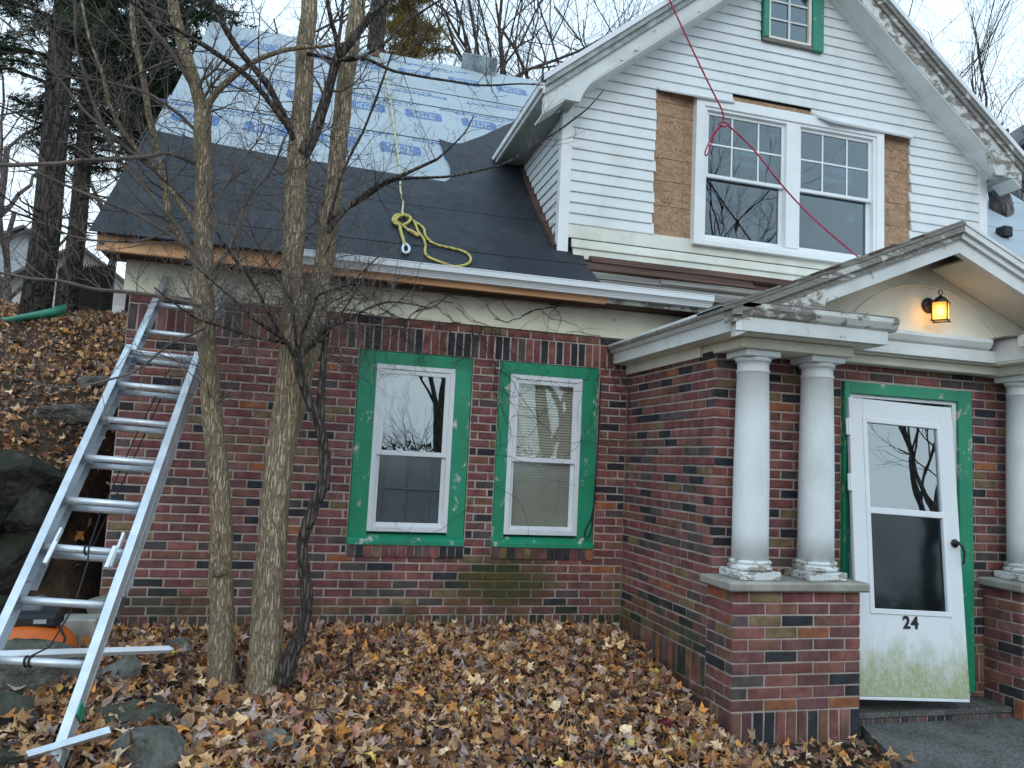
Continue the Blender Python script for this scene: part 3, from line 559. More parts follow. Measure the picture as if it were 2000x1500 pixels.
# ---- porch
PXC = 1.61
def zp(x): return 3.10-.427*abs(x-PXC)
pr_ = slope('porch_roof', -.215, PXC, .006, .028, -2.078, .1, OLDWOOD, house, zp); slope('porch_roof', PXC, 3.435, .006, .028, -2.078, .1, TRIM, house, zp)
for k in range(16):
    xa = -.2+k*.112; slope('shingle_edge', xa, xa+.108, -.006-random.uniform(0, .005), .0055, -2.088+random.uniform(0, .012), -1.6, random.choice([OLDWOOD, ROTWOOD, OLDWOOD]), pr_, zp)
for xa, xb, cm, bm in ((-.2, PXC, PEEL_HIGH, PEEL_LOW), (PXC, 3.42, TRIM, TRIM)):
    slope('crown_moulding', xa, xb, .029, .075, -2.07, -1.97, cm, house, zp); slope('crown_moulding', xa, xb, .076, .118, -2.045, -1.97, cm, house, zp)
    slope('rake_board', xa+(.05 if xa < 1 else 0), xb-(0 if xa < 1 else .05), .119, .218, -2.02, -1.97, bm, house, zp); slope('rake_soffit', xa+.1, xb-.1, .195, .212, -1.969, -1.665, CREAM, house, zp)
tym = part('tympanum', MB().ext([(-.02, 2.32), (3.24, 2.32), (3.24, 2.40), (PXC, 3.05), (-.02, 2.40)], 'y', -1.66, -1.62), CREAM, house)
part('arch_moulding', MB().tube([(1.64+.84*math.sin(a), -1.664, 1.885+.84*math.cos(a)) for a in np.linspace(-.985, .985, 30)], .011, 6), CREAM, tym)
for mir in (0, 1):
    X = (lambda a, b: (a, b)) if not mir else (lambda a, b: (3.22-b, 3.22-a))
    cmt = PEEL_MID if not mir else PEEL_LOW
    part('cornice_crown', MB().ext([(-2.07, 2.345), (-2.07, 2.315), (-2.05, 2.275), (-2.035, 2.262), (-1.98, 2.262), (-1.98, 2.345)], 'x', *X(-.129, 1.06)), cmt, house)
    part('cornice_fascia', MB().box(*X(-.15, 1.0), -2.03, -1.985, 2.17, 2.2615), PEEL_LOW, house)
    part('cornice_top', MB().box(*X(-.19, 1.055), -2.06, -1.662, 2.3455, 2.358), OLDWOOD, house)
    part('cornice_soffit', MB().box(*X(-.12, .99), -1.984, -1.40, 2.166, 2.182), CREAM, house)
    part('cornice_end', MB().box(*X(.955, .999), -1.9845, -1.70, 2.1825, 2.345), TRIM, house)
    part('beam', MB().bev(*X(.0, .87), -1.862, -1.34, 2.095, 2.165, .006), CREAM, house)
    part('side_beam', MB().box(*X(-.025, .1), -1.338, -.001, 2.085, 2.165), CREAM, house)
    part('fascia_corner', MB().box(*X(-.153, -.113), -2.033, -1.96, 2.168, 2.262), TRIM, house)
    wd = [(-.16, 2.343), (.5, 2.343), (.5, 2.50), (-.16, 2.349)]; part('return_filler', MB().ext(wd if not mir else [(3.22-a_, b_) for a_, b_ in wd], 'y', -2.04, -1.9), PEEL_MID, house)
    part('corner_block', MB().box(*X(-.199, -.128), -2.069, -1.949, 2.2625, 2.3395), PEEL_MID, house)
    part('eave_crown', MB().ext([(-.2, 2.34), (-.2, 2.312), (-.182, 2.275), (-.168, 2.262), (-.13, 2.262), (-.13, 2.34)] if not mir else [(3.42, 2.34), (3.42, 2.312), (3.402, 2.275), (3.388, 2.262), (3.35, 2.262), (3.35, 2.34)], 'y', -1.949, .0), TRIM, house); part('eave_fascia', MB().box(*X(-.15, -.115), -1.9845, .0, 2.17, 2.2615), TRIM, house); part('side_soffit', MB().box(*X(-.114, .0), -1.395, .0, 2.166, 2.182), CREAM, house)
part('cornice_crown', MB().ext([(-1.775, 2.345), (-1.775, 2.318), (-1.755, 2.280), (-1.74, 2.266), (-1.663, 2.266), (-1.663, 2.345)], 'x', 1.062, 2.158), TRIM, house)
part('cornice_fascia', MB().box(1.001, 2.219, -1.735, -1.69, 2.176, 2.265), TRIM, house); part('cornice_soffit', MB().box(.99, 2.23, -1.69, -1.36, 2.165, 2.181), CREAM, house)
part('beam', MB().bev(.872, 2.348, -1.64, -1.34, 2.10, 2.164, .006), CREAM, house)
PEELCOL = peel('flaking_column_base', (.72, .75, .74), (.33, .30, .26), .47, 10, (1, 1, 2)); COLP = mat('column_paint', (.74, .78, .79), .45, .05, 3, .06, 140, dirt=(.55, .57, .55), dirt_amt=.5)
for cx in (.19, .70, 2.52, 3.03):
    cy = -1.69; z0 = PZ+.0625
    co = part('column', MB().lathe([(.122, z0+.125), (.120, z0+.30), (.119, z0+.7), (.114, z0+1.05), (.107, 1.945), (.112, 1.948), (.112, 1.966), (.106, 1.969), (.106, 2.015), (.118, 2.022), (.118, 2.03), (.127, 2.048)], cx, cy), COLP, house, True)
    for p in co.data.polygons: p.use_smooth = abs(p.normal.z) < .5
    part('column_plinth', MB().bev(cx-.146, cx+.146, cy-.146, cy+.146, z0, z0+.055, .006), PEELCOL, co)
    part('column_base', MB().lathe([(.138, z0+.056), (.146, z0+.066), (.146, z0+.078), (.14, z0+.088), (.135, z0+.092), (.135, z0+.098), (.142, z0+.106), (.140, z0+.116), (.126, z0+.124)], cx, cy), PEELCOL, co, True)
    part('abacus', MB().bev(cx-.132, cx+.132, cy-.132, cy+.132, 2.05, 2.0945, .005), COLP, co)
# ---- door
GRD = GREEN_PEEL
dw = part('door_frame', MB().bev(1.037, 1.085, -1.556, -1.40, -.27, 1.972, .004).bev(2.056, 2.182, -1.556, -1.40, -.27, 1.972, .004).bev(1.085, 2.056, -1.554, -1.40, 1.885, 1.971, .004), GRD, house); dw['label'] = 'flaking green door frame'
part('stop_frame', MB().box(1.086, 1.125, -1.53, -1.45, -.25, 1.884).box(2.02, 2.055, -1.53, -1.45, -.25, 1.884).box(1.125, 2.02, -1.528, -1.45, 1.86, 1.884), ALU_PAINT, dw)
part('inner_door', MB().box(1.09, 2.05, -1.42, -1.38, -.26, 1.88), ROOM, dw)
a, b, g, DWd, DH = -.070, .109, -.032, .86, 2.058
du = np.array([math.cos(a)*math.cos(g), math.sin(a)*math.cos(g), math.sin(g)]); dv = np.array([-math.sin(g), math.sin(b), math.cos(b)]); dv -= du*(dv@du); dv /= np.linalg.norm(dv); dn = np.cross(du, dv)*-1.
if dn[1] > 0: dn = -dn
DM = Matrix(((du[0], -dn[0], dv[0], 1.053), (du[1], -dn[1], dv[1], -1.575), (du[2], -dn[2], dv[2], 1.853), (0, 0, 0, 1)))   # local: x right, y inward, z up from the top left corner
t = NT('stained_white_door'); sp = t.new('ShaderNodeSeparateXYZ'); t.l.new(t.new('ShaderNodeNewGeometry').outputs['Position'], sp.inputs[0])
nn = t.noise(t.pos((5, 5, 2.6)), 1.7, 9, .62); f = t.rng(t.math('ADD', sp.outputs[2], t.math('MULTIPLY', nn, -.62)), -.05, -.44); n3 = t.noise(t.pos((1, 1, .55)), 60, 5); f = t.math('MULTIPLY', f, t.rng(n3, .25, .65, .55, .92))
DOORM = t.fin(t.mix(f, (.72, .76, .78), (.30, .33, .13)), .4)
dm = MB().bev(0, .115, 0, .035, -DH, 0, .004).bev(DWd-.115, DWd, 0, .035, -DH, 0, .004).bev(.114, DWd-.114, .001, .034, -.15, -.001, .004).bev(.114, DWd-.114, .001, .034, -DH+.001, -1.50, .004)
door = part('storm_door', dm.xf(DM), DOORM, house); door['label'] = 'white storm door hanging ajar with its foot kicked out'
part('glazing_frame', frame(.105, DWd-.105, -1.515, -.14, .035, -.008, .03).xf(DM), ALU_PAINT, door)
part('mid_rail', MB().bev(.13, DWd-.13, -.012, .028, -.83, -.785, .004).xf(DM), ALU_PAINT, door)
part('pane', MB().box(.135, DWd-.135, .012, .016, -.79, -.165).xf(DM), GLASS_STORM, door); part('pane', MB().box(.135, DWd-.135, .018, .021, -1.485, -.825).xf(DM), GLASS_DARK, door)
part('bottom_sweep', MB().bev(.002, DWd-.002, .003, .03, -DH-.02, -DH+.001, .003).xf(DM), ALU_PAINT, door)
part('handle', MB().lathe([(.026, 0), (.03, .004), (.03, .012), (.02, .018), (.012, .02), (.012, .05), (.002, .055)], 0, 0, 16).xf(DM @ Matrix.Translation((DWd-.052, 0, -1.0)) @ Matrix.Rotation(math.pi/2, 4, 'X')), BLACK, door, True)
part('handle_lever', MB().tube([(DWd-.052, -.045, -1.0), (DWd-.03, -.05, -1.02), (DWd-.015, -.05, -1.06), (DWd-.022, -.047, -1.13), (DWd-.03, -.04, -1.145)], [.008, .009, .009, .008, .006], 8).xf(DM), BLACK, door, True)
for z in (-.22, -.62, -1.6): part('hinge', MB().bev(-.03, .006, -.006, .006, z-.06, z+.06, .002).tube([(-.012, -.008, z-.062), (-.012, -.008, z+.062)], .006, 8).xf(DM), ALU_PAINT, door)
for ch, x in (('2', .385), ('4', .45)):
    me = text_mesh(ch, .115, BLACK, 0, .002); o = bpy.data.objects.new('house_digit', me); COL.objects.link(o); o.parent = door
    o.matrix_local = DM @ Matrix.Translation((x, -.003, -1.568)) @ Matrix.Rotation(math.pi/2, 4, 'X')
# step
part('doorstep', MB().bev(.95, 2.27, -1.79, -1.40, -.345, -.305, .008), CONC, house)
stp = part('step_riser', MB().box(.95, 2.27, -1.775, -1.5, -.62, -.346), MORTAR, house)
for i in range(18):
    o = bpy.data.objects.new('brick', brick_mesh(.0618, .075, random.choice([4, 5, 4, 2, 5]))); COL.objects.link(o); o.parent = stp; o.matrix_local = Matrix.Translation((.99+i*.0735, -1.784, -.385))
# ------------------------------------------------------------------ ground
from mathutils import noise as mnoise
def sm(a, b, x):
    t = np.clip((x-a)/(b-a), 0, 1); return t*t*(3-2*t)
def H(x, y):
    x = np.asarray(x, float); y = np.asarray(y, float)
    z = np.interp(y, [-8, -3, -2.2, -1.5, -.8, 0], [-.5, -.47, -.43, -.31, -.2, -.135])
    z = z + .38*sm(-2.6, -4.2, x)*sm(-1.3, -2.4, y)*sm(-6.5, -3.6, y) + .10*sm(-2.8, -4.0, x)*sm(-.3, -1.0, y)*sm(-2.2, -1.2, y)
    z = z*(1-sm(-.35, .35, x)*sm(-1.3, -1.9, y)) + (-.452)*sm(-.35, .35, x)*sm(-1.3, -1.9, y)
    z = z + .03*np.sin(x*2.3+1)*np.cos(y*2.9)*sm(.0, -.6, x)*sm(-.05, -.4, y)
    hill = np.interp(y, [-1.6, -.6, .1, .45, 2.5, 5, 7, 12], [-.15, -.1, .0, 1.02, 1.85, 2.72, 3.3, 3.5]); hill = hill + .06*np.sin(x*1.7)*np.cos(y*1.3)
    t = sm(-4.25, -4.5, x)*sm(-1.6, -.6, y); z = z*(1-t)+hill*t
    t2 = sm(8.6, 10.5, y); return z*(1-t2)+3.45*t2
def axis(a, b, s, far): 
    mid = np.arange(a, b, s); g = np.array([.5, 1.2, 2.5, 5, 10, 20, 45, 100, 220]); g = g[g < far]
    return np.r_[(a-g)[::-1], mid, b+g]
gx, gy = axis(-11, 9, .14, 400), axis(-9, 12, .14, 400); XX, YY = np.meshgrid(gx, gy); ZZ = H(XX, YY)
ZZ += np.where((abs(XX) < 12) & (abs(YY) < 12), RNG.normal(0, .006, XX.shape), 0); nx = len(gx)
ii = (np.arange(len(gy)-1)[:, None]*nx+np.arange(nx-1)).ravel()
ground = link('ground', arrays('ground', np.c_[XX.ravel(), YY.ravel(), ZZ.ravel()], np.c_[ii, ii+1, ii+nx+1, ii+nx], SOIL)); ground['kind'] = 'structure'
wp = [(1.02, -1.72), (.78, -2.39), (.45, -3.2), (.2, -5.0), (0.0, -9), (4.2, -9), (4.0, -1.70), (2.27, -1.70), (1.05, -1.70)]; wz = lambda y: float(np.interp(y, [-9, -3.4, -1.7], [-.46, -.44, -.375])); n = len(wp)
walk = part('path', MB().add([(x, y, -.7) for x, y in wp]+[(x, y, wz(y)) for x, y in wp], [tuple(range(n-1, -1, -1)), tuple(range(n, 2*n))]+[(i, (i+1) % n, n+(i+1) % n, n+i) for i in range(n)]), CONC); walk['kind'] = 'structure'
# ------------------------------------------------------------------ fallen leaves
def leaf_shape(kind):
    if kind == 0: rad = [.10, .55, .34, .92, .45, 1.0, .5, .9, .36, .55]      # maple like
    elif kind == 1: rad = [.08, .42, .30, .50, .40, .62, .60, 1.0, .6, .62, .4, .5, .3, .42]
    else: rad = [.1, .45, .62, .7, 1., .72, .6, .45]
    n = len(rad); a = np.linspace(-np.pi/2, 1.5*np.pi, n, endpoint=False)
    if kind == 1: V = np.c_[np.cos(a)*np.array(rad)*.62, np.sin(a)*np.array(rad)]
    else: V = np.c_[np.cos(a)*np.array(rad), np.sin(a)*np.array(rad)]
    V = np.r_[[[0, 0]], V]; F = np.array([[0, i+1, (i+1) % n+1] for i in range(n)]); return V, F
SHP = [leaf_shape(0), leaf_shape(1), leaf_shape(2)]
LC = np.array([(.38, .19, .085), (.50, .28, .125), (.58, .37, .20), (.24, .13, .08), (.15, .085, .06), (.58, .25, .07), (.62, .46, .30), (.33, .15, .11), (.62, .48, .14), (.34, .27, .25), (.09, .06, .055), (.42, .29, .24)])
LP = np.array([14, 16, 13, 12, 10, 6, 7, 6, 1.5, 8, 6, 9]); LP = LP/LP.sum()
def leaves(x, y, z, size, tilt=.5, dark=1.0):
    Vs, Fs, Cs = [], [], []; b = 0; N = len(x); kind = RNG.choice(3, size=N, p=[.5, .35, .15])
    for k in range(3):
        id_ = np.where(kind == k)[0]; n = len(id_)
        if n == 0: continue
        V, F = SHP[k]; m = len(V); s = np.asarray(size)[id_][:, None]; P = np.empty((n, m, 3))
        P[:, :, 0] = V[None, :, 0]*s*RNG.uniform(.85, 1.15, (n, 1)); P[:, :, 1] = V[None, :, 1]*s*RNG.uniform(.85, 1.15, (n, 1))
        P[:, :, 2] = (RNG.normal(0, .9, (n, 1))*V[None, :, 0]**2+RNG.normal(0, .7, (n, 1))*V[None, :, 1]**2+RNG.normal(0, .14, (n, m)))*s*.55
        rx, ry, rz = RNG.normal(0, tilt, n), RNG.normal(0, tilt, n), RNG.random(n)*6.283; O, I = np.zeros(n), np.ones(n); cx, sx, cy, sy, cz, sz = np.cos(rx), np.sin(rx), np.cos(ry), np.sin(ry), np.cos(rz), np.sin(rz)
        Rz = np.array([[cz, -sz, O], [sz, cz, O], [O, O, I]]).transpose(2, 0, 1); Rx = np.array([[I, O, O], [O, cx, -sx], [O, sx, cx]]).transpose(2, 0, 1); Ry = np.array([[cy, O, sy], [O, I, O], [-sy, O, cy]]).transpose(2, 0, 1)
        P = np.einsum('nij,nmj->nmi', Rz @ Rx @ Ry, P); P[:, :, 2] -= np.minimum(0, P[:, :, 2].min(1, keepdims=True)*.6)
        P += np.stack([np.asarray(x)[id_], np.asarray(y)[id_], np.asarray(z)[id_]], -1)[:, None, :]
        Vs.append(P.reshape(-1, 3)); Fs.append((F[None]+b+(np.arange(n)*m)[:, None, None]).reshape(-1, 3)); b += n*m
        Cs.append(np.repeat(LC[RNG.choice(len(LC), size=n, p=LP)]*RNG.uniform(.85, 1.75, (n, 1))*dark, m, 0))
    return np.concatenate(Vs), np.concatenate(Fs), np.concatenate(Cs)
def okfront(x, y): return ((x < -.05) | ((y < -1.95) & (x < .75+.3*RNG.random(len(x))))) & ((y < -.03) | (x < -4.3)) & ~((x > -.1) & (y > -1.93))
n = 34000; x = RNG.uniform(-4.6, .9, n); y = -.02-3.6*RNG.random(n)**1.15; m = okfront(x, y); thin = (x > -.1) & (RNG.random(n) > .25); m &= ~thin
m &= ~((x < -3.2) & (y < -.9) & (RNG.random(n) > .6)); x, y = x[m], y[m]; z = H(x, y)+.004+RNG.random(len(x))**2*.075; s = RNG.uniform(.024, .062, len(x))
px, py, pz = zip(*[project((a, b, c)) for a, b, c in zip(x, y, z)]); big = np.where((np.array(px) > 0) & (np.array(px) < 2000) & (np.array(py) < 1495), s/np.array(pz), 0); od = np.argsort(-big)
ind, rs = od[:300], od[300:]
V, F, Cc = leaves(x[rs], y[rs], z[rs], s[rs], .75); o = link('fallen_leaves', arrays('fallen_leaves', V, F, LEAF, Cc)); o['kind'] = 'stuff'; tag(o, 'thick carpet of brown and orange fallen leaves in front of the brick wall', 'leaves')
for i in ind:
    V, F, Cc = leaves(x[[i]]*0, y[[i]]*0, z[[i]]*0, s[[i]]*1.15, .45); o = bpy.data.objects.new('leaf', arrays('leaf', V, F, LEAF, Cc)); COL.objects.link(o); o.location = (x[i], y[i], z[i]+.03); o.parent = ground
n = 16000; x = RNG.uniform(-10, -4.35, n); y = RNG.uniform(.35, 9, n); z = H(x, y)+.005+RNG.random(n)**2*.04
V, F, Cc = leaves(x, y, z, RNG.uniform(.03, .065, n), .7, .9); o = link('hillside_leaves', arrays('hillside_leaves', V, F, LEAF, Cc)); o['kind'] = 'stuff'; tag(o, 'brown leaves covering the slope that climbs beside the house', 'leaves')
for k in range(11):
    x_, y_, a_, l_ = random.uniform(-3.6, -.5), random.uniform(-2.3, -.35), random.uniform(0, 3.14), random.uniform(.25, .75); P_ = []
    for q in np.linspace(-.5, .5, 7): u_, v_ = x_+math.cos(a_)*l_*q+random.uniform(-.012, .012), min(-.04, y_+math.sin(a_)*l_*q+random.uniform(-.012, .012)); P_.append((u_, v_, float(H(u_, v_))+.085+.02*math.sin(q*5)))
    tag(part('fallen_stick', MB().tube(P_, [.0065, .006, .0055, .005, .004, .003, .002], 5), BARK_DARK, None, True), 'thin dead stick lying on the fallen leaves', 'stick', 'sticks on the leaf carpet')
# ------------------------------------------------------------------ boulders and ledge
import bmesh
def boulder(name, label, cat, c, r, m, rot=0., seed=0, group=None, rough=.30):
    bm = bmesh.new(); bmesh.ops.create_icosphere(bm, subdivisions=4, radius=1); rd = random.Random(seed)
    cuts = [(Vector((rd.gauss(0, 1), rd.gauss(0, 1), rd.gauss(0, 1))).normalized(), rd.uniform(.5, .82)) for _ in range(15)]
    for v in bm.verts:
        p = v.co.copy()
        for d, k in cuts:
            e = p.dot(d)
            if e > k: p -= d*(e-k)*.92
        p *= 1+rough*.4*mnoise.fractal(p*1.3+Vector((seed*3.1, 0, 0)), 1.0, 2.0, 5)+.05*mnoise.noise(p*7)+.03*mnoise.noise(p*17)
        v.co = Vector((p.x*r[0], p.y*r[1], p.z*r[2]))
    me = bpy.data.meshes.new(name); bm.to_mesh(me); bm.free(); me.materials.append(m); me.polygons.foreach_set('use_smooth', [rough < .2]*len(me.polygons))
    o = link(name, me); o.location = c; o.rotation_euler = (0, 0, rot); return tag(o, label, cat, group)
boulder('boulder', 'big dark mossy boulder under the lowest ladder rungs', 'boulder', (-4.12, -1.22, -.10), (.42, .30, .24), ROCK_M, .3, 1)
boulder('boulder', 'grey rounded boulder left of the ladder foot', 'boulder', (-4.12, -2.02, -.12), (.26, .22, .17), ROCK_M, .9, 2)
boulder('boulder', 'broad flat pale grey boulder right of the ladder foot', 'boulder', (-3.36, -2.16, -.235), (.23, .30, .15), ROCK_G, -.35, 3)
boulder('boulder', 'small round grey stone beside the ladder rail', 'boulder', (-3.71, -1.18, -.10), (.15, .13, .115), ROCK_G, .2, 4)
boulder('boulder', 'low mossy stone between ladder foot and tree', 'boulder', (-3.50, -1.68, -.20), (.30, .16, .10), ROCK_M, .5, 5)
boulder('boulder', 'bluish flat stone in the leaves in front of the twin trunk', 'boulder', (-2.78, -1.86, -.32), (.15, .21, .075), ROCK_G, .6, 6)
boulder('boulder', 'grey stone at the brick corner behind the white bar', 'boulder', (-3.50, -.62, -.13), (.21, .14, .10), ROCK_G, .1, 7)
boulder('boulder', 'mossy stone touching the ladder foot', 'boulder', (-3.92, -2.42, -.13), (.20, .15, .10), ROCK_M, .1, 8)
boulder('boulder', 'flat blue grey slab almost buried in leaves', 'boulder', (-2.52, -2.52, -.44), (.18, .08, .06), ROCK_G, .1, 9)
boulder('boulder', 'dark stone behind the ladder near the orange machine', 'boulder', (-3.98, -.30, .10), (.16, .14, .12), ROCK_G, .1, 10)
k = 0
for row, (zc, yc) in enumerate(((.02, .12), (.34, .20), (.66, .30), (.92, .42))):
    xx = -4.42-.1*(row % 2)
    while xx > -6.6:
        wd = random.uniform(.20, .36); xx -= wd
        boulder('ledge_stone', 'dark mossy stone stacked in the ledge beside the brick house', 'stone', (xx, yc+random.uniform(-.05, .05), zc+random.uniform(-.04, .04)), (wd*1.3, .34, .27), ROCK_D, random.uniform(-.2, .2), 20+k, 'stones of the mossy ledge'); k += 1; xx -= wd*.85
boulder('hill_stone', 'grey flat stone among leaves on the slope above the ledge', 'stone', (-4.75, 1.5, 1.50), (.35, .25, .12), ROCK_M, .3, 60)
boulder('hill_stone', 'small mossy stone up the slope near the house corner', 'stone', (-4.85, 2.3, 1.85), (.22, .2, .12), ROCK_M, .9, 61)
part_block = part('concrete_block', MB().bev(-4.22, -3.98, -.62, -.42, -.08, .10, .01), STONE); tag(part_block, 'pale concrete block on the ground behind the orange machine', 'block')
# ------------------------------------------------------------------ ladder
LP0 = np.array([-3.855, -.253, 2.323]); LD = np.array([-.023, -.209, -.235]); LW = np.array([.384, -.05, -.017])
ld = LD/np.linalg.norm(LD); lw = LW/np.linalg.norm(LW); lq = np.cross(lw, ld); lq /= np.linalg.norm(lq)
if lq[2] < 0: lq = -lq            # lq points up and towards the viewer
lad = thing('extension_ladder', 'tall aluminium extension ladder leaning on the eave beside the brick corner', 'ladder', tuple(LP0+LD*10.4+LW*.5))
def lbox(p, q, wd, dp, m=.0):      # bar from p to q, wd along the rungs, dp through the ladder
    p, q = np.asarray(p), np.asarray(q); vs = [e+lw*sx*wd/2+lq*sy*dp/2 for e in (p, q) for sx, sy in ((-1, -1), (1, -1), (1, 1), (-1, 1))]
    return [(0, 1, 2, 3), (7, 6, 5, 4), (0, 4, 5, 1), (1, 5, 6, 2), (2, 6, 7, 3), (3, 7, 4, 0)], vs
def rail(base, k0, k1, out):
    m = MB(); p, q = base+LD*k0, base+LD*k1; f, v = lbox(p, q, .008, .086); m.add(v, f)
    for s in (-1, 1): f, v = lbox(p+lq*s*.040+lw*out*.016, q+lq*s*.040+lw*out*.016, .042, .007); m.add(v, f)
    return m
for s, b in ((1, LP0), (-1, LP0+LW)):
    part('rail', rail(b+lq*.028-lw*s*.046, 1.9, 10.45, s), ALU, lad); part('rail', rail(b-lq*.045-lw*s*.044, -.98, 7.6, s), ALU, lad)
for k in range(2, 10): part('rung', MB().tube([LP0+LD*k+lq*.03-lw*.045, LP0+LD*k+LW+lq*.03+lw*.045], 0.0205, 10), ALU, lad, True)
for k in range(0, 8): part('rung', MB().tube([LP0+LD*(k-.02 if k > 1 else k)-lq*.045-lw*.044, LP0+LD*(k-.02 if k > 1 else k)+LW-lq*.045+lw*.044], 0.0195, 10), ALU, lad, True)
for s, b in ((1, LP0), (-1, LP0+LW)):
    m = MB(); f, v = lbox(b+LD*6.62+lw*s*.034+lq*.03, b+LD*7.35+lw*s*.034+lq*.05, .012, .03); m.add(v, f); f, v = lbox(b+LD*6.95+lw*s*.045+lq*.06, b+LD*7.4+lw*s*.045+lq*.075, .02, .014); m.add(v, f); part('rung_lock', m, ALU_PAINT, lad)
m = MB(); f, v = lbox(LP0+LW+LD*9.62+lw*.040+lq*.03, LP0+LW+LD*9.80+lw*.040+lq*.03, .040, .082); m.add(v, f); part('green_band', m, GREEN, lad)
part('pull_rope', MB().tube([LP0+LD*2.2+LW*.62-lq*.03, LP0+LD*4+LW*.50-lq*.04, LP0+LD*6+LW*.42-lq*.05, LP0+LD*7+LW*.55+lq*.05, LP0+LD*7.3+LW*.62+lq*.06, LP0+LD*8+LW*.6, LP0+LD*8.7+LW*.5, LP0+LD*9.0+LW*.33+lq*.05], .0045, 6).tube([LP0+LD*2.3+LW*.66-lq*.06, LP0+LD*4.4+LW*.56-lq*.08, LP0+LD*6.9+LW*.44-lq*.09], .0045, 6), RUBBER, lad, True)
for c_, kk in ((.5, 7), (.33, 9), (.38, 9)): part('tie_loop', MB().tube([LP0+LD*kk+LW*c_+lq*.03+.024*(lq*math.cos(a)+ld*math.sin(a))+lw*.006*math.sin(a*.5) for a in np.linspace(0, 6.283, 13)], .005, 6), RUBBER, lad)
fa, fb = at(212, 1428, -2.40), at(50, 1476, -2.62); part('foot_bar', MB().tube([fa, fb], [.022, .019], 4), ALU, lad)
ba, bb = LP0+LD*9.0-LW*.10+lq*.06, at(338, 1268, -1.55); bar = part('metal_bar', MB().tube([ba, ba*.03+bb*.97, bb], [.023, .02, .006], 4), ALU_PAINT); tag(bar, 'white metal bar tied across the lowest ladder rung, pointing at the trees', 'bar')
# ------------------------------------------------------------------ orange machine
ORG = mat('orange_plastic', (.62, .13, .018), .4, .12, 5, .05, 60, dirt=(.3, .1, .03), dirt_amt=.4); om = thing('orange_machine', 'rounded orange machine with black top behind the ladder', 'machine', (-4.27, -.98, -.12))
prof = [(.02, -.13), (.235, -.125), (.25, -.06), (.245, .0), (.225, .06), (.18, .105), (.10, .13), (.01, .135)]
body = MB().lathe(prof, 0, 0, 28); body.v = [(-4.27+x*1.1, -.98+y*.75, .02+z) for x, y, z in body.v]; part('housing', body, ORG, om, True)
bnd = MB().lathe([(.252, -.055), (.256, -.05), (.256, -.02), (.252, -.015)], 0, 0, 28); bnd.v = [(-4.27+x*1.1, -.98+y*.75, .02+z) for x, y, z in bnd.v]; part('grey_band', bnd, mat('grey_band', (.10, .10, .105), .6), om, True)
part('motor_cover', MB().bev(-4.40, -4.10, -1.06, -.90, .135, .215, .02), RUBBER, om); part('label_plate', MB().box(-4.23, -4.16, -1.0625, -1.058, .165, .19), STICK, om)
part('carry_handle', MB().tube([(-4.42, -.99, .11), (-4.38, -1.0, .17), (-4.27, -1.0, .20), (-4.16, -1.0, .17), (-4.09, -.99, .10)], .014, 8), ORG, om, True)
part('power_cord', MB().tube([(-4.12, -1.02, .18), (-4.05, -1.06, .08), (-4.07, -1.1, -.02), (-4.2, -1.15, -.1)], .007, 6), RUBBER, om, True)
boulder('plastic_cover', 'grey blue rounded cover seen between the ladder rungs above the machine', 'cover', (-4.32, -.62, .18), (.14, .12, .11), mat('grey_blue_plastic', (.10, .125, .155), .5), 0, 71, None, .1)
# ------------------------------------------------------------------ trees by the wall
def smooth_path(pts, sub=4):
    P = np.asarray(pts, float); out = []
    for i in range(len(P)-1):
        p0, p1, p2, p3 = P[max(i-1, 0)], P[i], P[i+1], P[min(i+2, len(P)-1)]
        for t in np.arange(sub)/sub: out.append(.5*((2*p1)+(-p0+p2)*t+(2*p0-5*p1+4*p2-p3)*t*t+(-p0+3*p1-3*p2+p3)*t**3))
    return np.array(out+[P[-1]])
def limb(mb, pts, Y0, Y1=None, n=8, wob=.0, sub=4):       # pts: image x, y, thickness; the limb stands at depth Y0..Y1
    Y1 = Y0 if Y1 is None else Y1; k = len(pts); P = []
    for i, (a, b, w) in enumerate(pts):
        p = at(a, b, Y0+(Y1-Y0)*i/(k-1)); zc = (p-CP)@_f; P.append([*p, w/2*zc/FPX])
    P = smooth_path(P, sub)
    if wob: P[:, :3] += np.array([mnoise.noise_vector(Vector(q[:3])*5) for q in P])*wob
    P[:, 3] *= 1+.10*np.array([mnoise.noise(Vector(q[:3])*6) for q in P]); mb.tube(P[:, :3], np.maximum(P[:, 3], .0012), n); return P
def twig(mb, p, d, l, r, lev, rd, up=.15, bend=.35, kids=(2, 4), n=4, Ymax=None):
    k = max(3, int(4+l*3)); pts = [np.array(p)]; d = np.array(d)/np.linalg.norm(d); rs = [r]
    for i in range(k):
        d = d+np.array([rd.gauss(0, bend), rd.gauss(0, bend), rd.gauss(0, bend)+up])*.5; d /= np.linalg.norm(d); q = pts[-1]+d*l/k
        if Ymax is not None and q[1] > Ymax and -4.4 < q[0] < 7.4 and q[2] < RZ(Ymax)+.3: d[1] = -abs(d[1]); q = pts[-1]+d*l/k
        pts.append(q); rs.append(r*(1-.8*(i+1)/k))
    mb.tube(pts, rs, n if r > .004 else 3, cap=False)
    if lev > 0:
        for _ in range(rd.randint(*kids)):
            j = rd.randint(1, k); t = pts[j]-pts[j-1]; t /= np.linalg.norm(t); v = np.array([rd.gauss(0, 1), rd.gauss(0, 1), rd.gauss(0, 1)]); v -= t*(v@t); v /= np.linalg.norm(v)
            twig(mb, pts[j], t*.75+v*.7, l*rd.uniform(.35, .65), rs[j]*.62+.0006, lev-1, rd, up, bend, kids, n, Ymax)
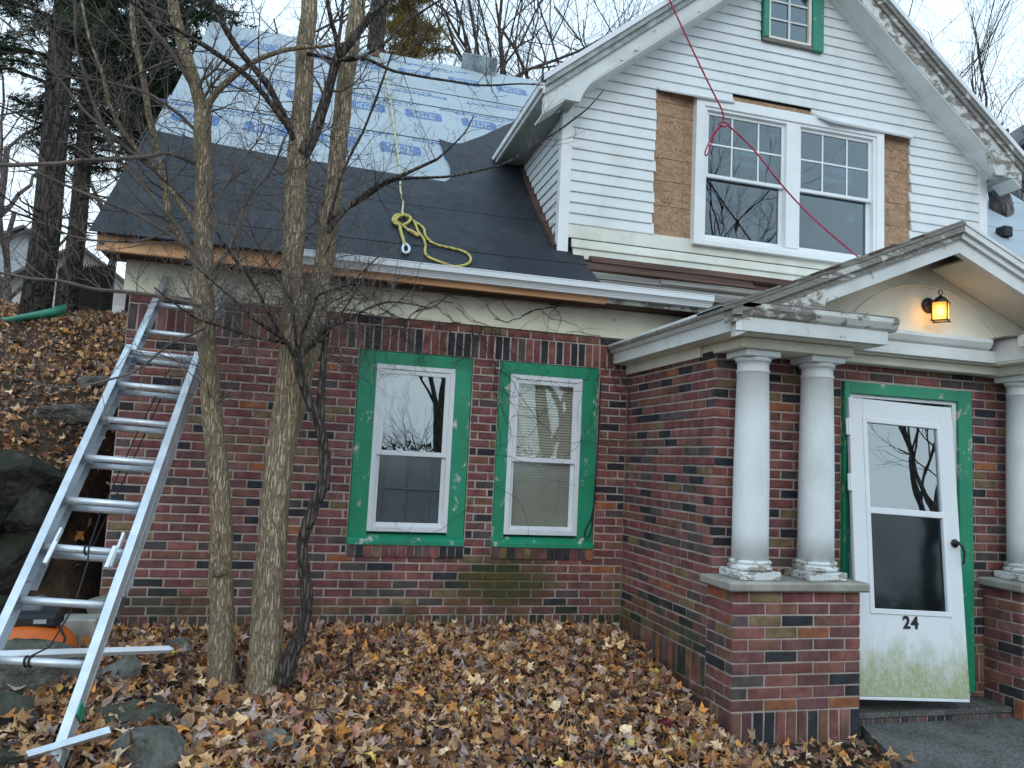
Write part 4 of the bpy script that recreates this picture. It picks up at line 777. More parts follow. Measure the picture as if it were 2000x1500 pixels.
def sprout(mb, P, count, l, rd, lev=2, r0=None, frac=(.1, 1.), up=.15, toward=None, Ymax=-.42):
    for _ in range(count):
        i = int(rd.uniform(*frac)*(len(P)-2)); t = P[i+1, :3]-P[i, :3]; t /= np.linalg.norm(t)+1e-9; v = np.array([rd.gauss(0, 1), rd.gauss(0, .8), rd.gauss(.3, .8)])
        if toward is not None: v = v*.5+np.array(toward)
        v -= t*(v@t)*.6; v /= np.linalg.norm(v); r = r0 or max(.003, P[i, 3]*.3); twig(mb, P[i, :3]+v*P[i, 3]*.7, v+t*.4, l*rd.uniform(.5, 1.2), min(r, .011), lev, rd, up, Ymax=Ymax)
rd = random.Random(5)
# slim single trunk
tA = thing('slim_tree', 'slim bare tree with one pale trunk standing next to the ladder', 'tree', (-3.13, -1.1, -.2)); mA, kA = MB(), MB(); YA = -1.12
A = limb(mA, [(428, 1372, 62), (430, 1330, 54), (434, 1200, 46), (432, 1080, 44), (431, 960, 40), (417, 850, 40), (410, 720, 37), (398, 600, 38), (397, 450, 34), (398, 330, 32), (394, 220, 32)], YA, None, 12, .012)
A1 = limb(mA, [(396, 235, 28), (385, 180, 26), (362, 110, 25), (347, 50, 22), (335, -10, 22), (320, -120, 18), (300, -300, 12)], YA, YA-.1, 9, .01)
A2 = limb(mA, [(398, 235, 16), (410, 200, 15), (445, 160, 13), (495, 122, 11), (560, 97, 9), (640, 90, 6), (720, 70, 3)], YA, YA-.25, 7, .01)
A3 = limb(mA, [(402, 560, 16), (375, 500, 15), (338, 440, 13), (322, 370, 13), (302, 270, 12), (288, 205, 12), (277, 140, 11), (262, 70, 10), (255, -20, 9), (240, -160, 6)], YA, YA+.15, 8, .008)
A4 = limb(mA, [(395, 470, 11), (350, 395, 11), (318, 345, 10), (283, 308, 10), (243, 262, 9), (213, 205, 8), (200, 150, 7), (170, 60, 5), (150, -60, 4)], YA, YA-.3, 7, .008)
A5 = limb(mA, [(432, 1120, 30), (418, 1070, 24), (424, 1040, 10)], YA-.05, YA-.08, 8, .01)
cs = []
for pts, y0, y1 in [([(395, 520, 8), (330, 420, 7), (240, 322, 7), (190, 215, 6), (157, 127, 5), (143, 0, 5), (135, -120, 3)], YA-.05, YA-.4), ([(390, 420, 8), (300, 330, 7), (190, 240, 6), (110, 150, 5), (40, 70, 4), (-60, -10, 3)], YA, YA-.5),
    ([(395, 500, 8), (300, 440, 7), (200, 390, 6), (100, 350, 5), (0, 300, 3), (-60, 280, 2)], YA, YA-.3), ([(392, 600, 9), (330, 582, 8), (240, 572, 8), (160, 560, 7), (70, 545, 6), (0, 535, 5), (-80, 520, 3)], YA-.1, YA-.6),
    ([(398, 640, 6), (340, 670, 5), (270, 720, 5), (190, 752, 5), (110, 757, 4), (40, 740, 3), (0, 732, 2)], YA-.1, YA-.45), ([(396, 330, 8), (330, 300, 8), (260, 310, 8), (160, 315, 9), (60, 320, 9), (-60, 322, 9)], YA, YA-.4),
    ([(390, 260, 7), (300, 190, 6), (220, 160, 5), (120, 150, 4), (20, 110, 3)], YA, YA-.35), ([(398, 545, 8), (450, 480, 7), (480, 400, 6), (530, 330, 5), (560, 260, 3)], YA, YA-.3), ([(393, 200, 8), (330, 100, 7), (260, 10, 6), (200, -80, 4)], YA, YA-.3),
    ([(400, 430, 5), (460, 330, 4), (500, 280, 3), (520, 240, 2)], YA-.1, YA-.2), ([(345, 450, 6), (270, 470, 5), (180, 470, 4), (90, 440, 3), (10, 430, 2)], YA+.1, YA-.3)]:
    cs.append(limb(kA, pts, y0, y1, 6, .02))
for P in (A1, A3, A4): sprout(kA, P, 20, .55, rd, 2)
sprout(kA, A2, 10, .35, rd, 2); sprout(kA, A, 46, .45, rd, 2, .0045, (.5, 1.))
for P in cs: sprout(kA, P, 19, .5, rd, 2, None, (.1, .98))
part('trunk', mA, BARK, tA, True); part('crown_twigs', kA, TWIG, tA)
# twin trunk
tB = thing('twin_trunk_tree', 'tallest tree before the wall, thick furrowed trunk forking into two stems', 'tree', (-2.86, -1.15, -.25)); mB, dB, kB = MB(), MB(), MB(); YB = -1.18
B = limb(mB, [(512, 1385, 84), (514, 1340, 70), (520, 1230, 62), (528, 1100, 58), (537, 980, 56), (551, 860, 54), (566, 760, 58), (578, 690, 66), (574, 620, 50), (572, 540, 42), (573, 450, 42), (578, 370, 42), (584, 300, 44), (590, 220, 37), (597, 110, 34), (603, 0, 31), (610, -140, 26), (620, -320, 18)], YB, YB, 14, .012)
CT = limb(mB, [(552, 900, 40), (566, 820, 46), (583, 750, 54), (600, 680, 50), (619, 610, 41), (630, 530, 38), (643, 430, 37), (656, 320, 34), (668, 220, 32), (682, 120, 32), (696, 20, 31), (708, -80, 28), (725, -300, 18)], YB+.02, YB+.15, 12, .012)
D2 = limb(dB, [(592, 300, 26), (612, 262, 22), (632, 205, 20), (648, 150, 19), (660, 112, 20), (690, 75, 15), (724, 32, 14), (758, -8, 13), (800, -60, 10), (860, -150, 6)], YB-.05, YB-.35, 9, .008)
D3 = limb(dB, [(662, 112, 12), (655, 70, 10), (645, 30, 9), (636, -20, 8), (620, -120, 5)], YB-.2, YB-.4, 7, .008)
D4 = limb(dB, [(580, 262, 15), (562, 238, 13), (520, 165, 13), (468, 98, 12), (430, 40, 12), (408, -10, 11), (370, -110, 8)], YB, YB-.25, 8, .008)
D5 = limb(dB, [(578, 285, 11), (560, 245, 11), (520, 190, 11), (470, 140, 10), (412, 97, 10), (335, 52, 8), (262, 6, 7), (200, -40, 4)], YB-.03, YB-.45, 7, .008)
D6 = limb(dB, [(655, 118, 7), (710, 114, 7), (770, 140, 6), (850, 153, 5), (930, 166, 4), (1020, 163, 3), (1060, 166, 2)], YB-.2, YB-.35, 6, .006)
D7 = limb(dB, [(640, 455, 10), (680, 405, 9), (735, 362, 8), (790, 340, 7), (840, 318, 6), (862, 305, 5), (905, 262, 3), (925, 225, 2)], YB, YB-.3, 6, .008)
D8 = limb(dB, [(640, 430, 7), (700, 395, 6), (770, 352, 6), (870, 345, 5), (980, 322, 4), (1050, 280, 4), (1105, 245, 4), (1145, 213, 3), (1178, 178, 2)], YB, YB-.25, 6, .006)
D9 = limb(dB, [(600, 105, 7), (680, 118, 6), (740, 92, 6), (800, 40, 5), (860, 0, 4), (900, -30, 3)], YB-.1, YB-.3, 6, .006)
D10 = limb(dB, [(640, 440, 8), (672, 330, 6), (708, 260, 5), (735, 190, 5), (760, 120, 4), (780, 60, 3)], YB, YB-.3, 6, .006)
sprout(kB, B, 50, .5, rd, 2, .005, (.45, .85)); sprout(kB, CT, 40, .45, rd, 2, .0045, (.3, .8))
for P, c_ in ((D2, 12), (D3, 8), (D4, 14), (D5, 14), (D6, 12), (D7, 16), (D8, 14), (D9, 10), (D10, 10)): sprout(kB, P, c_, .38, rd, 2, None, (.15, .98))
part('trunk', mB, BARK, tB, True); part('branch', dB, BARK_DARK, tB, True); part('crown_twigs', kB, TWIG, tB)
# crooked dark shrub
tD = thing('crooked_shrub', 'crooked dark stemmed shrub twisting up against the twin trunk', 'shrub', (-2.75, -.95, -.2)); mD, kD = MB(), MB(); YD = -1.36
S = limb(mD, [(552, 1335, 40), (565, 1290, 32), (588, 1235, 28), (600, 1180, 25), (593, 1110, 22), (590, 1060, 22), (610, 995, 24), (630, 945, 24), (634, 885, 22), (624, 830, 20), (604, 785, 18), (588, 740, 18), (581, 700, 18)], YD+.1, YD, 9, .006)
S2 = limb(mD, [(633, 890, 17), (626, 820, 16), (627, 760, 15), (633, 700, 14), (636, 660, 11), (642, 610, 6)], YD+.03, YD+.02, 8, .006)
br = [limb(mD, p, YD, YD+dy, 6, .006) for p, dy in (([(582, 705, 13), (558, 668, 11), (528, 645, 10), (490, 618, 8), (450, 580, 6), (410, 545, 4), (360, 500, 3)], -.2), ([(582, 700, 12), (605, 678, 10), (632, 648, 9), (660, 632, 8), (700, 612, 6), (760, 590, 4), (840, 600, 2)], -.1),
     ([(580, 700, 9), (590, 655, 8), (612, 605, 7), (625, 575, 6), (680, 555, 4), (740, 500, 3)], -.15), ([(581, 700, 8), (575, 640, 6), (568, 590, 5), (540, 540, 4), (505, 480, 3), (480, 420, 2)], -.2), ([(578, 700, 8), (540, 640, 7), (500, 560, 6), (455, 500, 5), (420, 450, 3)], -.25), ([(590, 690, 7), (622, 668, 6), (636, 655, 5), (700, 560, 3), (722, 510, 2)], -.1), ([(560, 670, 8), (500, 660, 6), (440, 640, 5), (380, 620, 4), (300, 560, 3)], -.3))]
for P in br: sprout(kD, P, 24, .40, rd, 3, .0034, (.2, .98), .1)
part('stem', mD, BARK_DARK, tD, True); part('crown_twigs', kD, TWIG, tD)
# dead vines on the frieze and the brick between the windows
vi = thing('dead_vine', 'tangle of dead vine stems clinging to frieze and brick above the windows', 'vine', (-1.5, -.03, 2.3)); vm = MB()
def crawl(p, d, n, r, step=.06, zmin=None):
    pts = [np.array(p)]; a = math.atan2(d[1], d[0])
    for i in range(n):
        a += rd.gauss(0, .38); q = pts[-1]+np.array([math.cos(a)*step, rd.gauss(0, .004), math.sin(a)*step]); q[1] = min(-.026, max(-.06, q[1])); q[2] = min(q[2], 2.64); pts.append(q)
        if rd.random() < .13 and r > .0016: crawl(q, (math.cos(a+rd.choice([-1, 1])), math.sin(a+rd.choice([-1, 1]))), n//2, r*.6, step)
    vm.tube(pts, [r*(1-.6*i/n) for i in range(len(pts))], 4, cap=False)
for _ in range(22): crawl((rd.uniform(-2.8, -1.0), -.03, rd.uniform(2.40, 2.6)), (rd.choice([-1, 1]), rd.uniform(-.3, .3)), 16, rd.uniform(.002, .005))
for _ in range(16): crawl((rd.uniform(-2.4, -1.1), -.03, 2.40), (rd.uniform(-.3, .3), -1), 8, .0035)
for x in (-1.34, -1.28, -1.25): crawl((x, -.03, 2.35), (.0, -1), 26, .0035)
for x in (-.05, -.10, -.03): crawl((x, -.03, 2.3), (0, -1), 24, .0045)
part('stems', vm, VINE, vi)
# ------------------------------------------------------------------ background trees
def atZ(px, py, Z): return CP+ray(px, py)*Z
def bare_tree(label, base, h, r, seed, lean=(0, 0), group='bare trees behind the house', levels=4, stems=1, tw=3, nm='bare_tree', m=BARK_FAR, cap=999):
    rdx = random.Random(seed); T = thing(nm, label, 'tree', tuple(base), group); m1, m2 = MB(), MB()
    def grow(p, d, l, rr, lev):
        k = 5; pts = [p]; d = d/np.linalg.norm(d)
        for i in range(k): d = d+np.array([rdx.gauss(0, .13), rdx.gauss(0, .13), rdx.gauss(.04, .09)]); d /= np.linalg.norm(d); pts.append(pts[-1]+d*l/k)
        rs = [rr*(1-.42*i/k) for i in range(k+1)]; (m1 if lev >= levels-1 else m2).tube(pts, rs, 8 if lev >= levels-1 else (5 if lev > 1 else 3), cap=False)
        if lev > 0:
            for _ in range(rdx.randint(3, 4) if lev > 1 else rdx.randint(3, 5)):
                j = rdx.randint(2, k); v = np.array([rdx.gauss(0, 1), rdx.gauss(0, 1), rdx.gauss(0, .6)]); v -= d*(v@d); v /= np.linalg.norm(v)+1e-9
                dd = pts[j]-pts[j-1]; dd = dd/np.linalg.norm(dd)*.85+v*rdx.uniform(.4, .75); grow(pts[j], dd, l*rdx.uniform(.55, .78), rs[j]*rdx.uniform(.5, .7), lev-1)
    for s_ in range(stems): grow(np.array(base)+np.array([rdx.gauss(0, r*.7), rdx.gauss(0, r*.7), -.2])*(1 if stems > 1 else 0), np.array([lean[0]+rdx.gauss(0, .12)*(stems > 1), lean[1]+rdx.gauss(0, .12)*(stems > 1), 1.]), h, r*(1 if stems == 1 else .75), levels)
    part('trunk', m1, m, T, True); part('crown', m2, m, T); return T
def onhill(px, Z, dz=0): p = atZ(px, 500, Z); p[2] = H(p[0], p[1])+dz; return p
bare_tree('large spreading bare tree rising behind the ridge beside the gable', onhill(1050, 15.5), 5.0, .27, 3, (.03, 0), None, 5, 4)
bare_tree('thin straight bare tree behind the ridge near the wrapped bundle', onhill(868, 17), 6.6, .13, 8, (.0, 0), None, 5)
bare_tree('bare tree whose twigs show above the left slope of the gable', onhill(1180, 18), 6.2, .22, 12, (.05, 0), None, 5, 3)
bare_tree('bare tree with long rising limbs behind the right side of the gable', onhill(2040, 15), 5.8, .24, 21, (-.15, 0), None, 5, 3)
bare_tree('bare tree with fine twigs right of the gable peak', onhill(1880, 18), 6.8, .20, 33, (-.02, 0), None, 5, 3)
bare_tree('dense bare tree between the wrapped bundle and the pine behind the ridge', onhill(950, 20), 6.2, .2, 36, (0, 0), None, 5, 3)
bare_tree('grey bare tree behind the underlayment at the roof left end', onhill(480, 16), 5.5, .2, 41, (.03, 0), None, 5, 3)
for i, (px_, Z_) in enumerate(((35, 19), (12, 24), (190, 22))): bare_tree('slender bare tree standing beyond the leafy slope', onhill(px_, Z_), 5.5, .13, 50+i, (.02, 0), 'slender trees beyond the slope', 4)
# pines
def pine(label, base, h, r, z0, seed, spread, col, dens=1.0, top=None, m=BARK_PINE, group=None, dead=0):
    rdx = random.Random(seed); T = thing('pine_tree', label, 'tree', tuple(base), group); tm, bmh = MB(), MB(); b = np.array(base)
    P = [b+np.array([.04*math.sin(i*1.3), .03*math.cos(i), h*i/10-.3*(i == 0)]) for i in range(11)]; tm.tube(P, [r*(1-.085*i) for i in range(11)], 12)
    z = z0; S_, D_ = [], []
    while z < h*.98:
        for _ in range(rdx.randint(3, 5)):
            a = rdx.uniform(0, 6.283); l = spread*(1-.75*(z-z0)/(h-z0))*rdx.uniform(.55, 1.1); k = 7; d = np.array([math.cos(a), math.sin(a), .12]); pts = [b+np.array([0, 0, z])]
            for i in range(k): d = d+np.array([rdx.gauss(0, .09), rdx.gauss(0, .09), -.05+rdx.gauss(0, .06)]); pts.append(pts[-1]+d/np.linalg.norm(d)*l/k)
            bmh.tube(pts, [.03*(1-.11*i) for i in range(k+1)], 4, cap=False); pts = np.array(pts); m_ = int(7*5*dens); ix = np.array([rdx.randint(0, k-1) for _ in range(m_)])
            S_.append(pts[ix]+(pts[ix+1]-pts[ix])*np.array([[rdx.random()] for _ in range(m_)])); g_ = RNG.normal(0, 1, (m_, 3))*[1, 1, .45]+[0, 0, -.15]; D_.append(g_/np.linalg.norm(g_, axis=1, keepdims=True)*RNG.uniform(.14, .38, (m_, 1)))
        z += rdx.uniform(.22, .4)
    S_, D_ = np.concatenate(S_), np.concatenate(D_); q = 18; S_, D_ = np.repeat(S_, q, 0), np.repeat(D_, q, 0); n = len(S_); U = D_/np.linalg.norm(D_, axis=1, keepdims=True)
    o_ = S_+D_*RNG.uniform(.0, 1.05, (n, 1)); nd = U*.8+RNG.normal(0, .6, (n, 3)); nd = nd/np.linalg.norm(nd, axis=1, keepdims=True)*RNG.uniform(.08, .15, (n, 1)); w_ = np.cross(nd, RNG.random((n, 3))); w_ = w_/(np.linalg.norm(w_, axis=1, keepdims=True)+1e-9)*.009
    V = np.stack([o_-w_, o_+w_, o_+nd], 1).reshape(-1, 3); Cn = np.repeat(np.array(col)*RNG.uniform(.5, 1.4, (n, 1)), 3, 0)
    for _ in range(dead):
        a = rdx.uniform(0, 6.283); zz = rdx.uniform(1.0, z0); twig(bmh, b+np.array([0, 0, zz]), (math.cos(a), math.sin(a), .0), rdx.uniform(.6, 1.8), .018, 2, rdx, -.02, .2)
    part('trunk', tm, m, T, True); part('boughs', bmh, m, T); link('crown', arrays('needles', V, np.arange(len(V)).reshape(-1, 3), NEEDLE, Cn), T); return T
GRN = (.030, .065, .028)
pine('thick dark pine trunk rising from the leafy slope behind the green sheet', onhill(78, 10.6), 13, .20, 3.3, 1, 2.8, GRN, 1.7, dead=16)
pine('second dark pine close behind the thick one on the slope', onhill(140, 12.2), 13, .15, 3.8, 2, 2.5, GRN, 1.5, dead=12)
pine('pine with dense green crown behind the left roof edge', onhill(275, 13.5), 13, .20, 2.6, 3, 2.2, GRN, 1.7, dead=4)
pine('tall pine whose trunk stands behind the forked tree above the ridge', onhill(705, 16), 17, .30, 11.0, 4, 2.2, (.09, .085, .06), .35)
pine('yellow green conifer above the ridge by the rope anchor', onhill(768, 19), 15, .20, 7.4, 5, 1.2, (.50, .40, .10), 1.6)
# trees across the street, behind the viewer: they show in the window glass
for i, (x, y) in enumerate(((-9.5, -16), (-5.6, -14), (-3.2, -19), (-1.0, -15.5), (1.6, -18), (4.0, -14), (6.2, -20), (9.0, -16), (13.0, -18))): bare_tree('bare street tree across the road behind the viewer', (x, y, -.55), 5.4, .24, 70+i, (0, 0), 'trees across the road', 5, 1)
for i, (x, y) in enumerate(((-6.2, -12), (-3.6, -11.5), (-1.6, -12.5), (.2, -11.8), (1.6, -12.6), (3.4, -11.8), (6.0, -13), (9.5, -12.4))): bare_tree('leafless shrub on the far verge behind the viewer', (x, y, -.55), 1.7, .05, 90+i, (0, 0), 'shrubs across the road', 4, 5, nm='bare_shrub')
hn = 20000; hp = np.c_[RNG.uniform(-26, 26, hn), RNG.uniform(-25.5, -23.5, hn), RNG.uniform(-.6, 1.6, hn)+.25*np.sin(RNG.uniform(0, 6, hn))]; hd = RNG.normal(0, .1, (hn, 2, 3)); V = np.stack([hp, hp+hd[:, 0], hp+hd[:, 1]], 1).reshape(-1, 3)  # unseen hedge, added so the lower window glass reflects something dark
hg = link('hedge', arrays('hedge', V, np.arange(len(V)).reshape(-1, 3), NEEDLE, np.repeat(np.array([(.03, .05, .025)])*RNG.uniform(.5, 1.6, (hn, 1)), 3, 0))); hg['kind'] = 'stuff'; tag(hg, 'low evergreen hedge added unseen behind the viewer to darken the window reflections', 'hedge')
# ------------------------------------------------------------------ background houses, fence, green sheet
def far_house(label, c, w, d, hw, hr, wm, rm, rot):
    T = thing('neighbour_house', label, 'house', c); M = Matrix.Translation(c) @ Matrix.Rotation(rot, 4, 'Z')
    part('wall', MB().box(-w/2, w/2, -d/2, d/2, 0, hw).ext([(-w/2, hw), (w/2, hw), (0, hw+hr)], 'y', -d/2, d/2).xf(M), wm, T); k = hr/(w/2); e = w/2+.45
    rf = MB()
    for s in (-1, 1): rf.ext([(0, hw+hr+.12), (s*e, hw+hr-k*e+.12), (s*e, hw+hr-k*e), (0, hw+hr)], 'y', -d/2-.45, d/2+.45)
    part('roof', rf.xf(M), rm, T)
    for s in (-1, 1):
        for zz in (.9, 3.4):
            if zz+1.3 < hw+.3: wi = part('window', frame(s*w*.24-.5, s*w*.24+.5, zz, zz+1.35, .08, -d/2-.06, -d/2+.02).xf(M), VINYL, T); part('pane', MB().box(s*w*.24-.45, s*w*.24+.45, -d/2-.03, -d/2-.02, zz+.05, zz+1.3).xf(M), GLASS, wi)
GW = mat('grey_clapboard', (.30, .33, .34), .7, .1, 3, .6, 7, (.02, .02, 1)); GR = mat('grey_shingles', (.13, .125, .125), .85, .3, 8, .4, 20)
p = atZ(2040, 420, 21); far_house('tall grey neighbour house past the right end of the roof', (p[0], p[1], 3.2), 6.5, 8, 5.6, 2.6, GW, GR, -.25)
p = atZ(40, 520, 34); far_house('pale neighbour house far off between the pine trunks', (p[0], p[1], 3.4), 8, 7, 3.6, 2.6, mat('pale_clapboard', (.42, .45, .47), .7), GR, .3)
p = atZ(172, 520, 30); far_house('low white neighbour house beyond the picket fence', (p[0], p[1], 3.2), 5, 6, 3.0, 1.8, mat('cream_clapboard', (.62, .60, .58), .7, .1, 3, .6, 7, (.02, .02, 1)), GR, .15)
fe = thing('picket_fence', 'dark picket fence on the crest between pine and house', 'fence', tuple(onhill(172, 14))); fm = MB()
f0, f1 = onhill(120, 14), onhill(225, 13.2)
for i in range(22):
    q = f0+(f1-f0)*i/21; part('picket', MB().add([(q[0]-.03, q[1], q[2]-.1), (q[0]+.03, q[1], q[2]-.1), (q[0]+.03, q[1], q[2]+.9), (q[0], q[1], q[2]+1.0), (q[0]-.03, q[1], q[2]+.9)]+[(q[0]-.03, q[1]+.02, q[2]-.1), (q[0]+.03, q[1]+.02, q[2]-.1), (q[0]+.03, q[1]+.02, q[2]+.9), (q[0], q[1]+.02, q[2]+1.0), (q[0]-.03, q[1]+.02, q[2]+.9)], [(0, 1, 2, 3, 4), (9, 8, 7, 6, 5)]+[(i, (i+1) % 5, 5+(i+1) % 5, 5+i) for i in range(5)]), DARK, fe)
for hh in (.3, .75): part('rail', MB().tube([f0+[0, .03, hh], f1+[0, .03, hh]], .03, 4), DARK, fe)
gs = MB(); ts = [atZ(a, b, 10.0) for a, b in ((-60, 632), (0, 628), (48, 620), (95, 612), (128, 604))]; hs = [.08, .09, .10, .13, .15]; vs = []
for q, hh in zip(ts, hs): vs += [q+[0, 0, hh/2], q+[0, -.06, 0], q+[0, 0, -hh/2], q+[0, .06, 0]]
gs.add(vs, [(i*4+j, i*4+(j+1) % 4, i*4+4+(j+1) % 4, i*4+4+j) for i in range(4) for j in range(4)]+[(3, 2, 1, 0), (16, 17, 18, 19)]); tag(part('plastic_slide', gs, mat('green_plastic', (.02, .20, .125), .5, .15), None, True), 'long green plastic sheet lying on the slope behind the pine trunk', 'plastic sheet')
# ------------------------------------------------------------------ lantern
la = thing('wall_lantern', 'lit black wall lantern with amber glass under the porch gable', 'lantern', (1.685, -1.665, 2.58)); lp = at(1813, 597, -1.665)
part('backplate', MB().lathe([(.058, 0), (.06, .006), (.052, .016), (.03, .024), (.005, .026)], 0, 0, 24).xf(Matrix.Translation(lp) @ Matrix.Rotation(math.pi/2, 4, 'X')), BLACK, la, True)
c0 = at(1837, 607, -1.79); cx, cy, cz = c0; Rl = Matrix.Translation(c0) @ Matrix.Rotation(math.radians(38), 4, 'Z')
part('arm', MB().tube([lp+[0, -.02, .0], lp+[.01, -.06, .035], c0+[0, .03, .075], c0+[0, 0, .068]], .009, 8), BLACK, la, True)
def sq(z, h): return [(sx*h, sy*h, z) for sx, sy in ((-1, -1), (1, -1), (1, 1), (-1, 1))]
rb = MB().add(sq(.058, .058)+sq(.063, .058), [(3, 2, 1, 0), (4, 5, 6, 7)]+[(i, (i+1) % 4, 4+(i+1) % 4, 4+i) for i in range(4)]).lathe([(.05, .063), (.046, .08), (.03, .098), (.012, .108), (.006, .118)], 0, 0, 20)
part('roof_cap', rb.xf(Rl), BLACK, la); part('top_ring', MB().tube([c0+np.array([.018*math.cos(a), 0, .137+.018*math.sin(a)]) for a in np.linspace(0, 6.283, 17)], .0035, 6), BLACK, la, True)
cg = MB()
for sx, sy in ((-1, -1), (1, -1), (1, 1), (-1, 1)): cg.box(sx*.05-.004, sx*.05+.004, sy*.05-.004, sy*.05+.004, -.075, .058)
for a_ in (-1, 1): cg.box(-.06, .06, a_*.05-.0045, a_*.05+.0045, -.08, -.072).box(a_*.05-.0045, a_*.05+.0045, -.06, .06, -.0795, -.0725)
part('cage', cg.xf(Rl), BLACK, la)
t = NT('amber_glass'); t.n.remove(t.p); tr = t.new('ShaderNodeBsdfTranslucent'); tr.inputs['Color'].default_value = (.9, .72, .45, 1); tp = t.new('ShaderNodeBsdfTransparent'); tp.inputs['Color'].default_value = (1, .86, .6, 1); ms = t.new('ShaderNodeMixShader'); ms.inputs[0].default_value = .55
t.l.new(tp.outputs[0], ms.inputs[1]); t.l.new(tr.outputs[0], ms.inputs[2]); t.l.new(ms.outputs[0], t.out.inputs['Surface']); AMBER = t.m
for i in range(4):
    M_ = Rl @ Matrix.Rotation(i*math.pi/2, 4, 'Z'); part('glass_pane', MB().box(-.045, .045, -.0505, -.0495, -.071, .056).xf(M_), AMBER, la)
t = NT('lit_bulb'); t.p.inputs['Emission Color'].default_value = (1, .62, .22, 1); t.p.inputs['Emission Strength'].default_value = 14; BULB = t.m
part('bulb', MB().lathe([(.004, -.03), (.02, -.015), (.024, .0), (.018, .02), (.009, .038)], 0, 0, 14).xf(Rl), BULB, la, True)
pl = bpy.data.lights.new('lantern_light', 'POINT'); pl.energy = .8; pl.color = (1, .62, .28); pl.shadow_soft_size = .02; po = bpy.data.objects.new('lantern_light', pl); COL.objects.link(po); po.location = c0+np.array([0, 0, -.03]); po.parent = la; po.matrix_parent_inverse = Matrix.Translation(-la.location)
# ------------------------------------------------------------------ ropes and roof clutter
def ropemat(name, a, b):
    t = NT(name); w = t.new('ShaderNodeTexWave', wave_type='BANDS', bands_direction='DIAGONAL'); w.inputs['Scale'].default_value = 16; t.l.new(t.pos(), w.inputs['Vector']); t.bump(w.outputs['Fac'], .9, .006); return t.fin(t.mix(t.rng(w.outputs['Fac'], .1, .9), a, b), .7)
YROPE = ropemat('yellow_rope', (.42, .34, .07), (.72, .62, .19)); ro = thing('yellow_rope', 'yellow twisted safety rope running down the roof and looped above the gutter', 'rope', tuple(onroof(785, 435)))
def rp(pts, off=.045): return smooth_path([onroof(a, b, off) for a, b in pts], 6)
part('line', MB().tube(rp([(742, 112), (755, 165), (762, 205), (768, 250), (775, 300), (780, 345), (781, 380), (786, 405), (785, 425), (795, 436)]), .0095, 8), ropemat('faded_rope', (.50, .47, .25), (.72, .70, .45)), ro, True)
part('knot', MB().tube(rp([(795, 436), (782, 431), (770, 434), (766, 443), (773, 450), (785, 452), (796, 446), (800, 438), (790, 432), (776, 436), (771, 444), (780, 449)], .06), .013, 8), YROPE, ro, True)
part('loop', MB().tube(rp([(797, 437), (808, 442), (825, 454), (829, 468), (836, 478), (850, 487), (880, 494), (905, 501), (917, 512), (914, 523), (898, 529), (880, 529), (858, 521), (838, 513), (829, 504), (829, 488), (826, 476), (816, 463), (811, 450), (806, 440)]), .011, 8), YROPE, ro, True)
part('tail', MB().tube(rp([(779, 449), (782, 465), (787, 482), (788, 490)], .05), .014, 8), YROPE, ro, True); part('splice', MB().tube(rp([(786, 452), (797, 460), (808, 466), (816, 471)], .05), [.011]*6+[.017]*12+[.013], 8), ropemat('orange_splice', (.55, .38, .12), (.75, .58, .25)), ro, True)
part('snap_hook', MB().tube(rp([(788, 488), (785, 494), (786, 502), (791, 505), (797, 501), (797, 493), (791, 487)], .05), .012, 8), ALU, ro, True)
RED = ropemat('red_cord', (.34, .012, .05), (.48, .03, .085)); rc = thing('red_rope', 'red cord hung over the gable, knotted and stretched across the twin window', 'rope', (.72, -.3, 4.42))
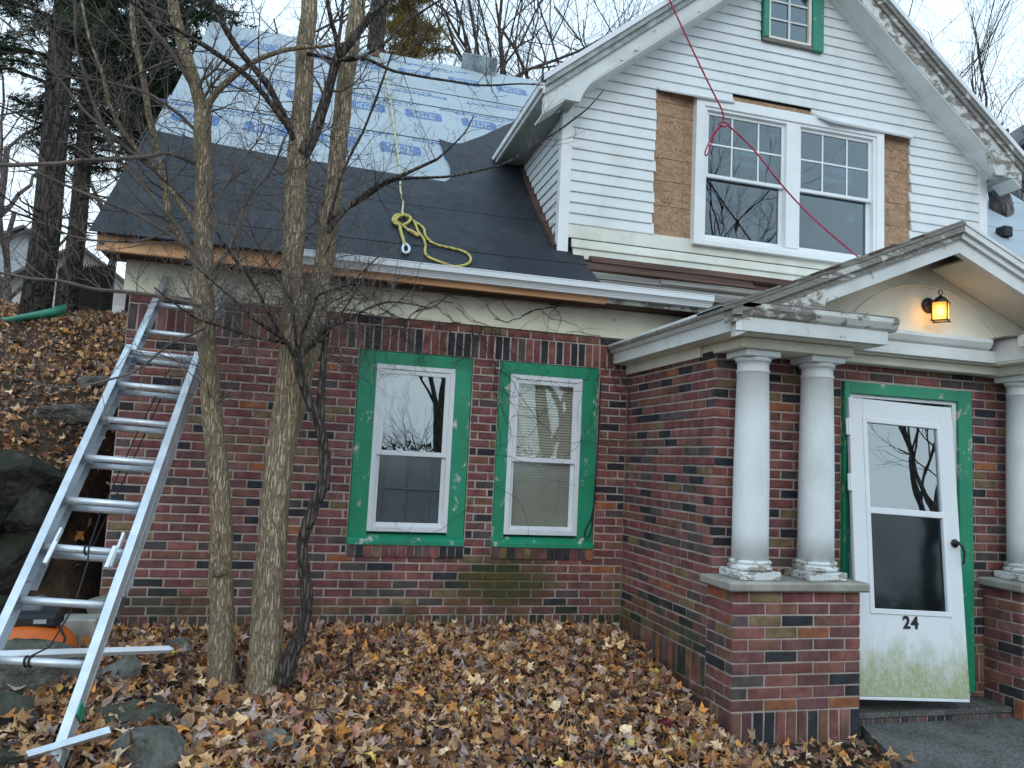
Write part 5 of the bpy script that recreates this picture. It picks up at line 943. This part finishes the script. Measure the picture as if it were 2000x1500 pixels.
part('line', MB().tube(smooth_path([at(1290, -40, -.24), at(1335, 60, -.26), at(1385, 165, -.28), at(1410, 215, -.28), at(1413, 240, -.28)], 5), .0075, 6), RED, rc, True); part('knot', MB().tube(smooth_path([at(1413, 238, -.29), at(1404, 242, -.30), at(1412, 248, -.31), at(1424, 243, -.3), at(1413, 238, -.28)], 5), .007, 6), RED, rc, True)
part('loop', MB().tube(smooth_path([at(1410, 243, -.3), at(1396, 258, -.3), at(1384, 280, -.3), at(1377, 298, -.3), at(1380, 304, -.3), at(1386, 292, -.3), at(1392, 270, -.3), at(1403, 252, -.3), at(1411, 245, -.3)], 5), .0065, 6), RED, rc, True)
part('stretched_line', MB().tube(smooth_path([at(1420, 243, -.3), at(1470, 290, -.3), at(1530, 365, -.32), at(1590, 428, -.36), at(1670, 497, -.42), at(1720, 535, -.45)], 5), .0075, 6), RED, rc, True)
bu = onroof(936, 140); bd = MB().bev(-.25, .25, -.17, .17, 0, .26, .012).xf(Matrix.Translation((bu[0], bu[1]+.05, bu[2]-.03)) @ Matrix.Rotation(math.radians(24), 4, 'X') @ Matrix.Rotation(-.25, 4, 'Z')); wbn = part('wrapped_bundle', bd, mat('wrapped_plastic', (.25, .31, .33), .4, .45, 7, .9, 12)); tag(wbn, 'grey wrapped bundle of roofing lying on the ridge', 'bundle')
bp_ = onroof(1943, 408); boulder('plastic_bag', 'crumpled black plastic bag on the roof behind the gable corner', 'bag', (bp_[0], bp_[1]-.1, bp_[2]+.12), (.22, .20, .40), mat('black_plastic', (.02, .018, .02), .35, .3, 9, .6, 14), .3, 80, None, .5)
bp_ = onroof(1958, 462); tag(part('tool_box', MB().bev(bp_[0]-.07, bp_[0]+.07, bp_[1]-.1, bp_[1]+.05, bp_[2]-.02, bp_[2]+.12, .01), RUBBER), 'small black box on the pale roof below the plastic bag', 'box')
bp_ = at(725, 100, RZ(0)*0+4.05); tag(part('anchor_bracket', MB().bev(-2.22, -2.13, 3.93, 4.05, RZ(4.0)-.02, RZ(4.0)+.09, .01), mat('rusty_metal', (.20, .07, .05), .6), None), 'small rusty anchor bracket at the ridge holding the yellow rope', 'bracket')
boulder('red_ball', 'small dark red ball lying in the leaves near the brick pier', 'ball', (-.45, -1.80, -.31), (.058, .058, .056), mat('dark_red', (.16, .012, .022), .4), 0, 90, None, .02)
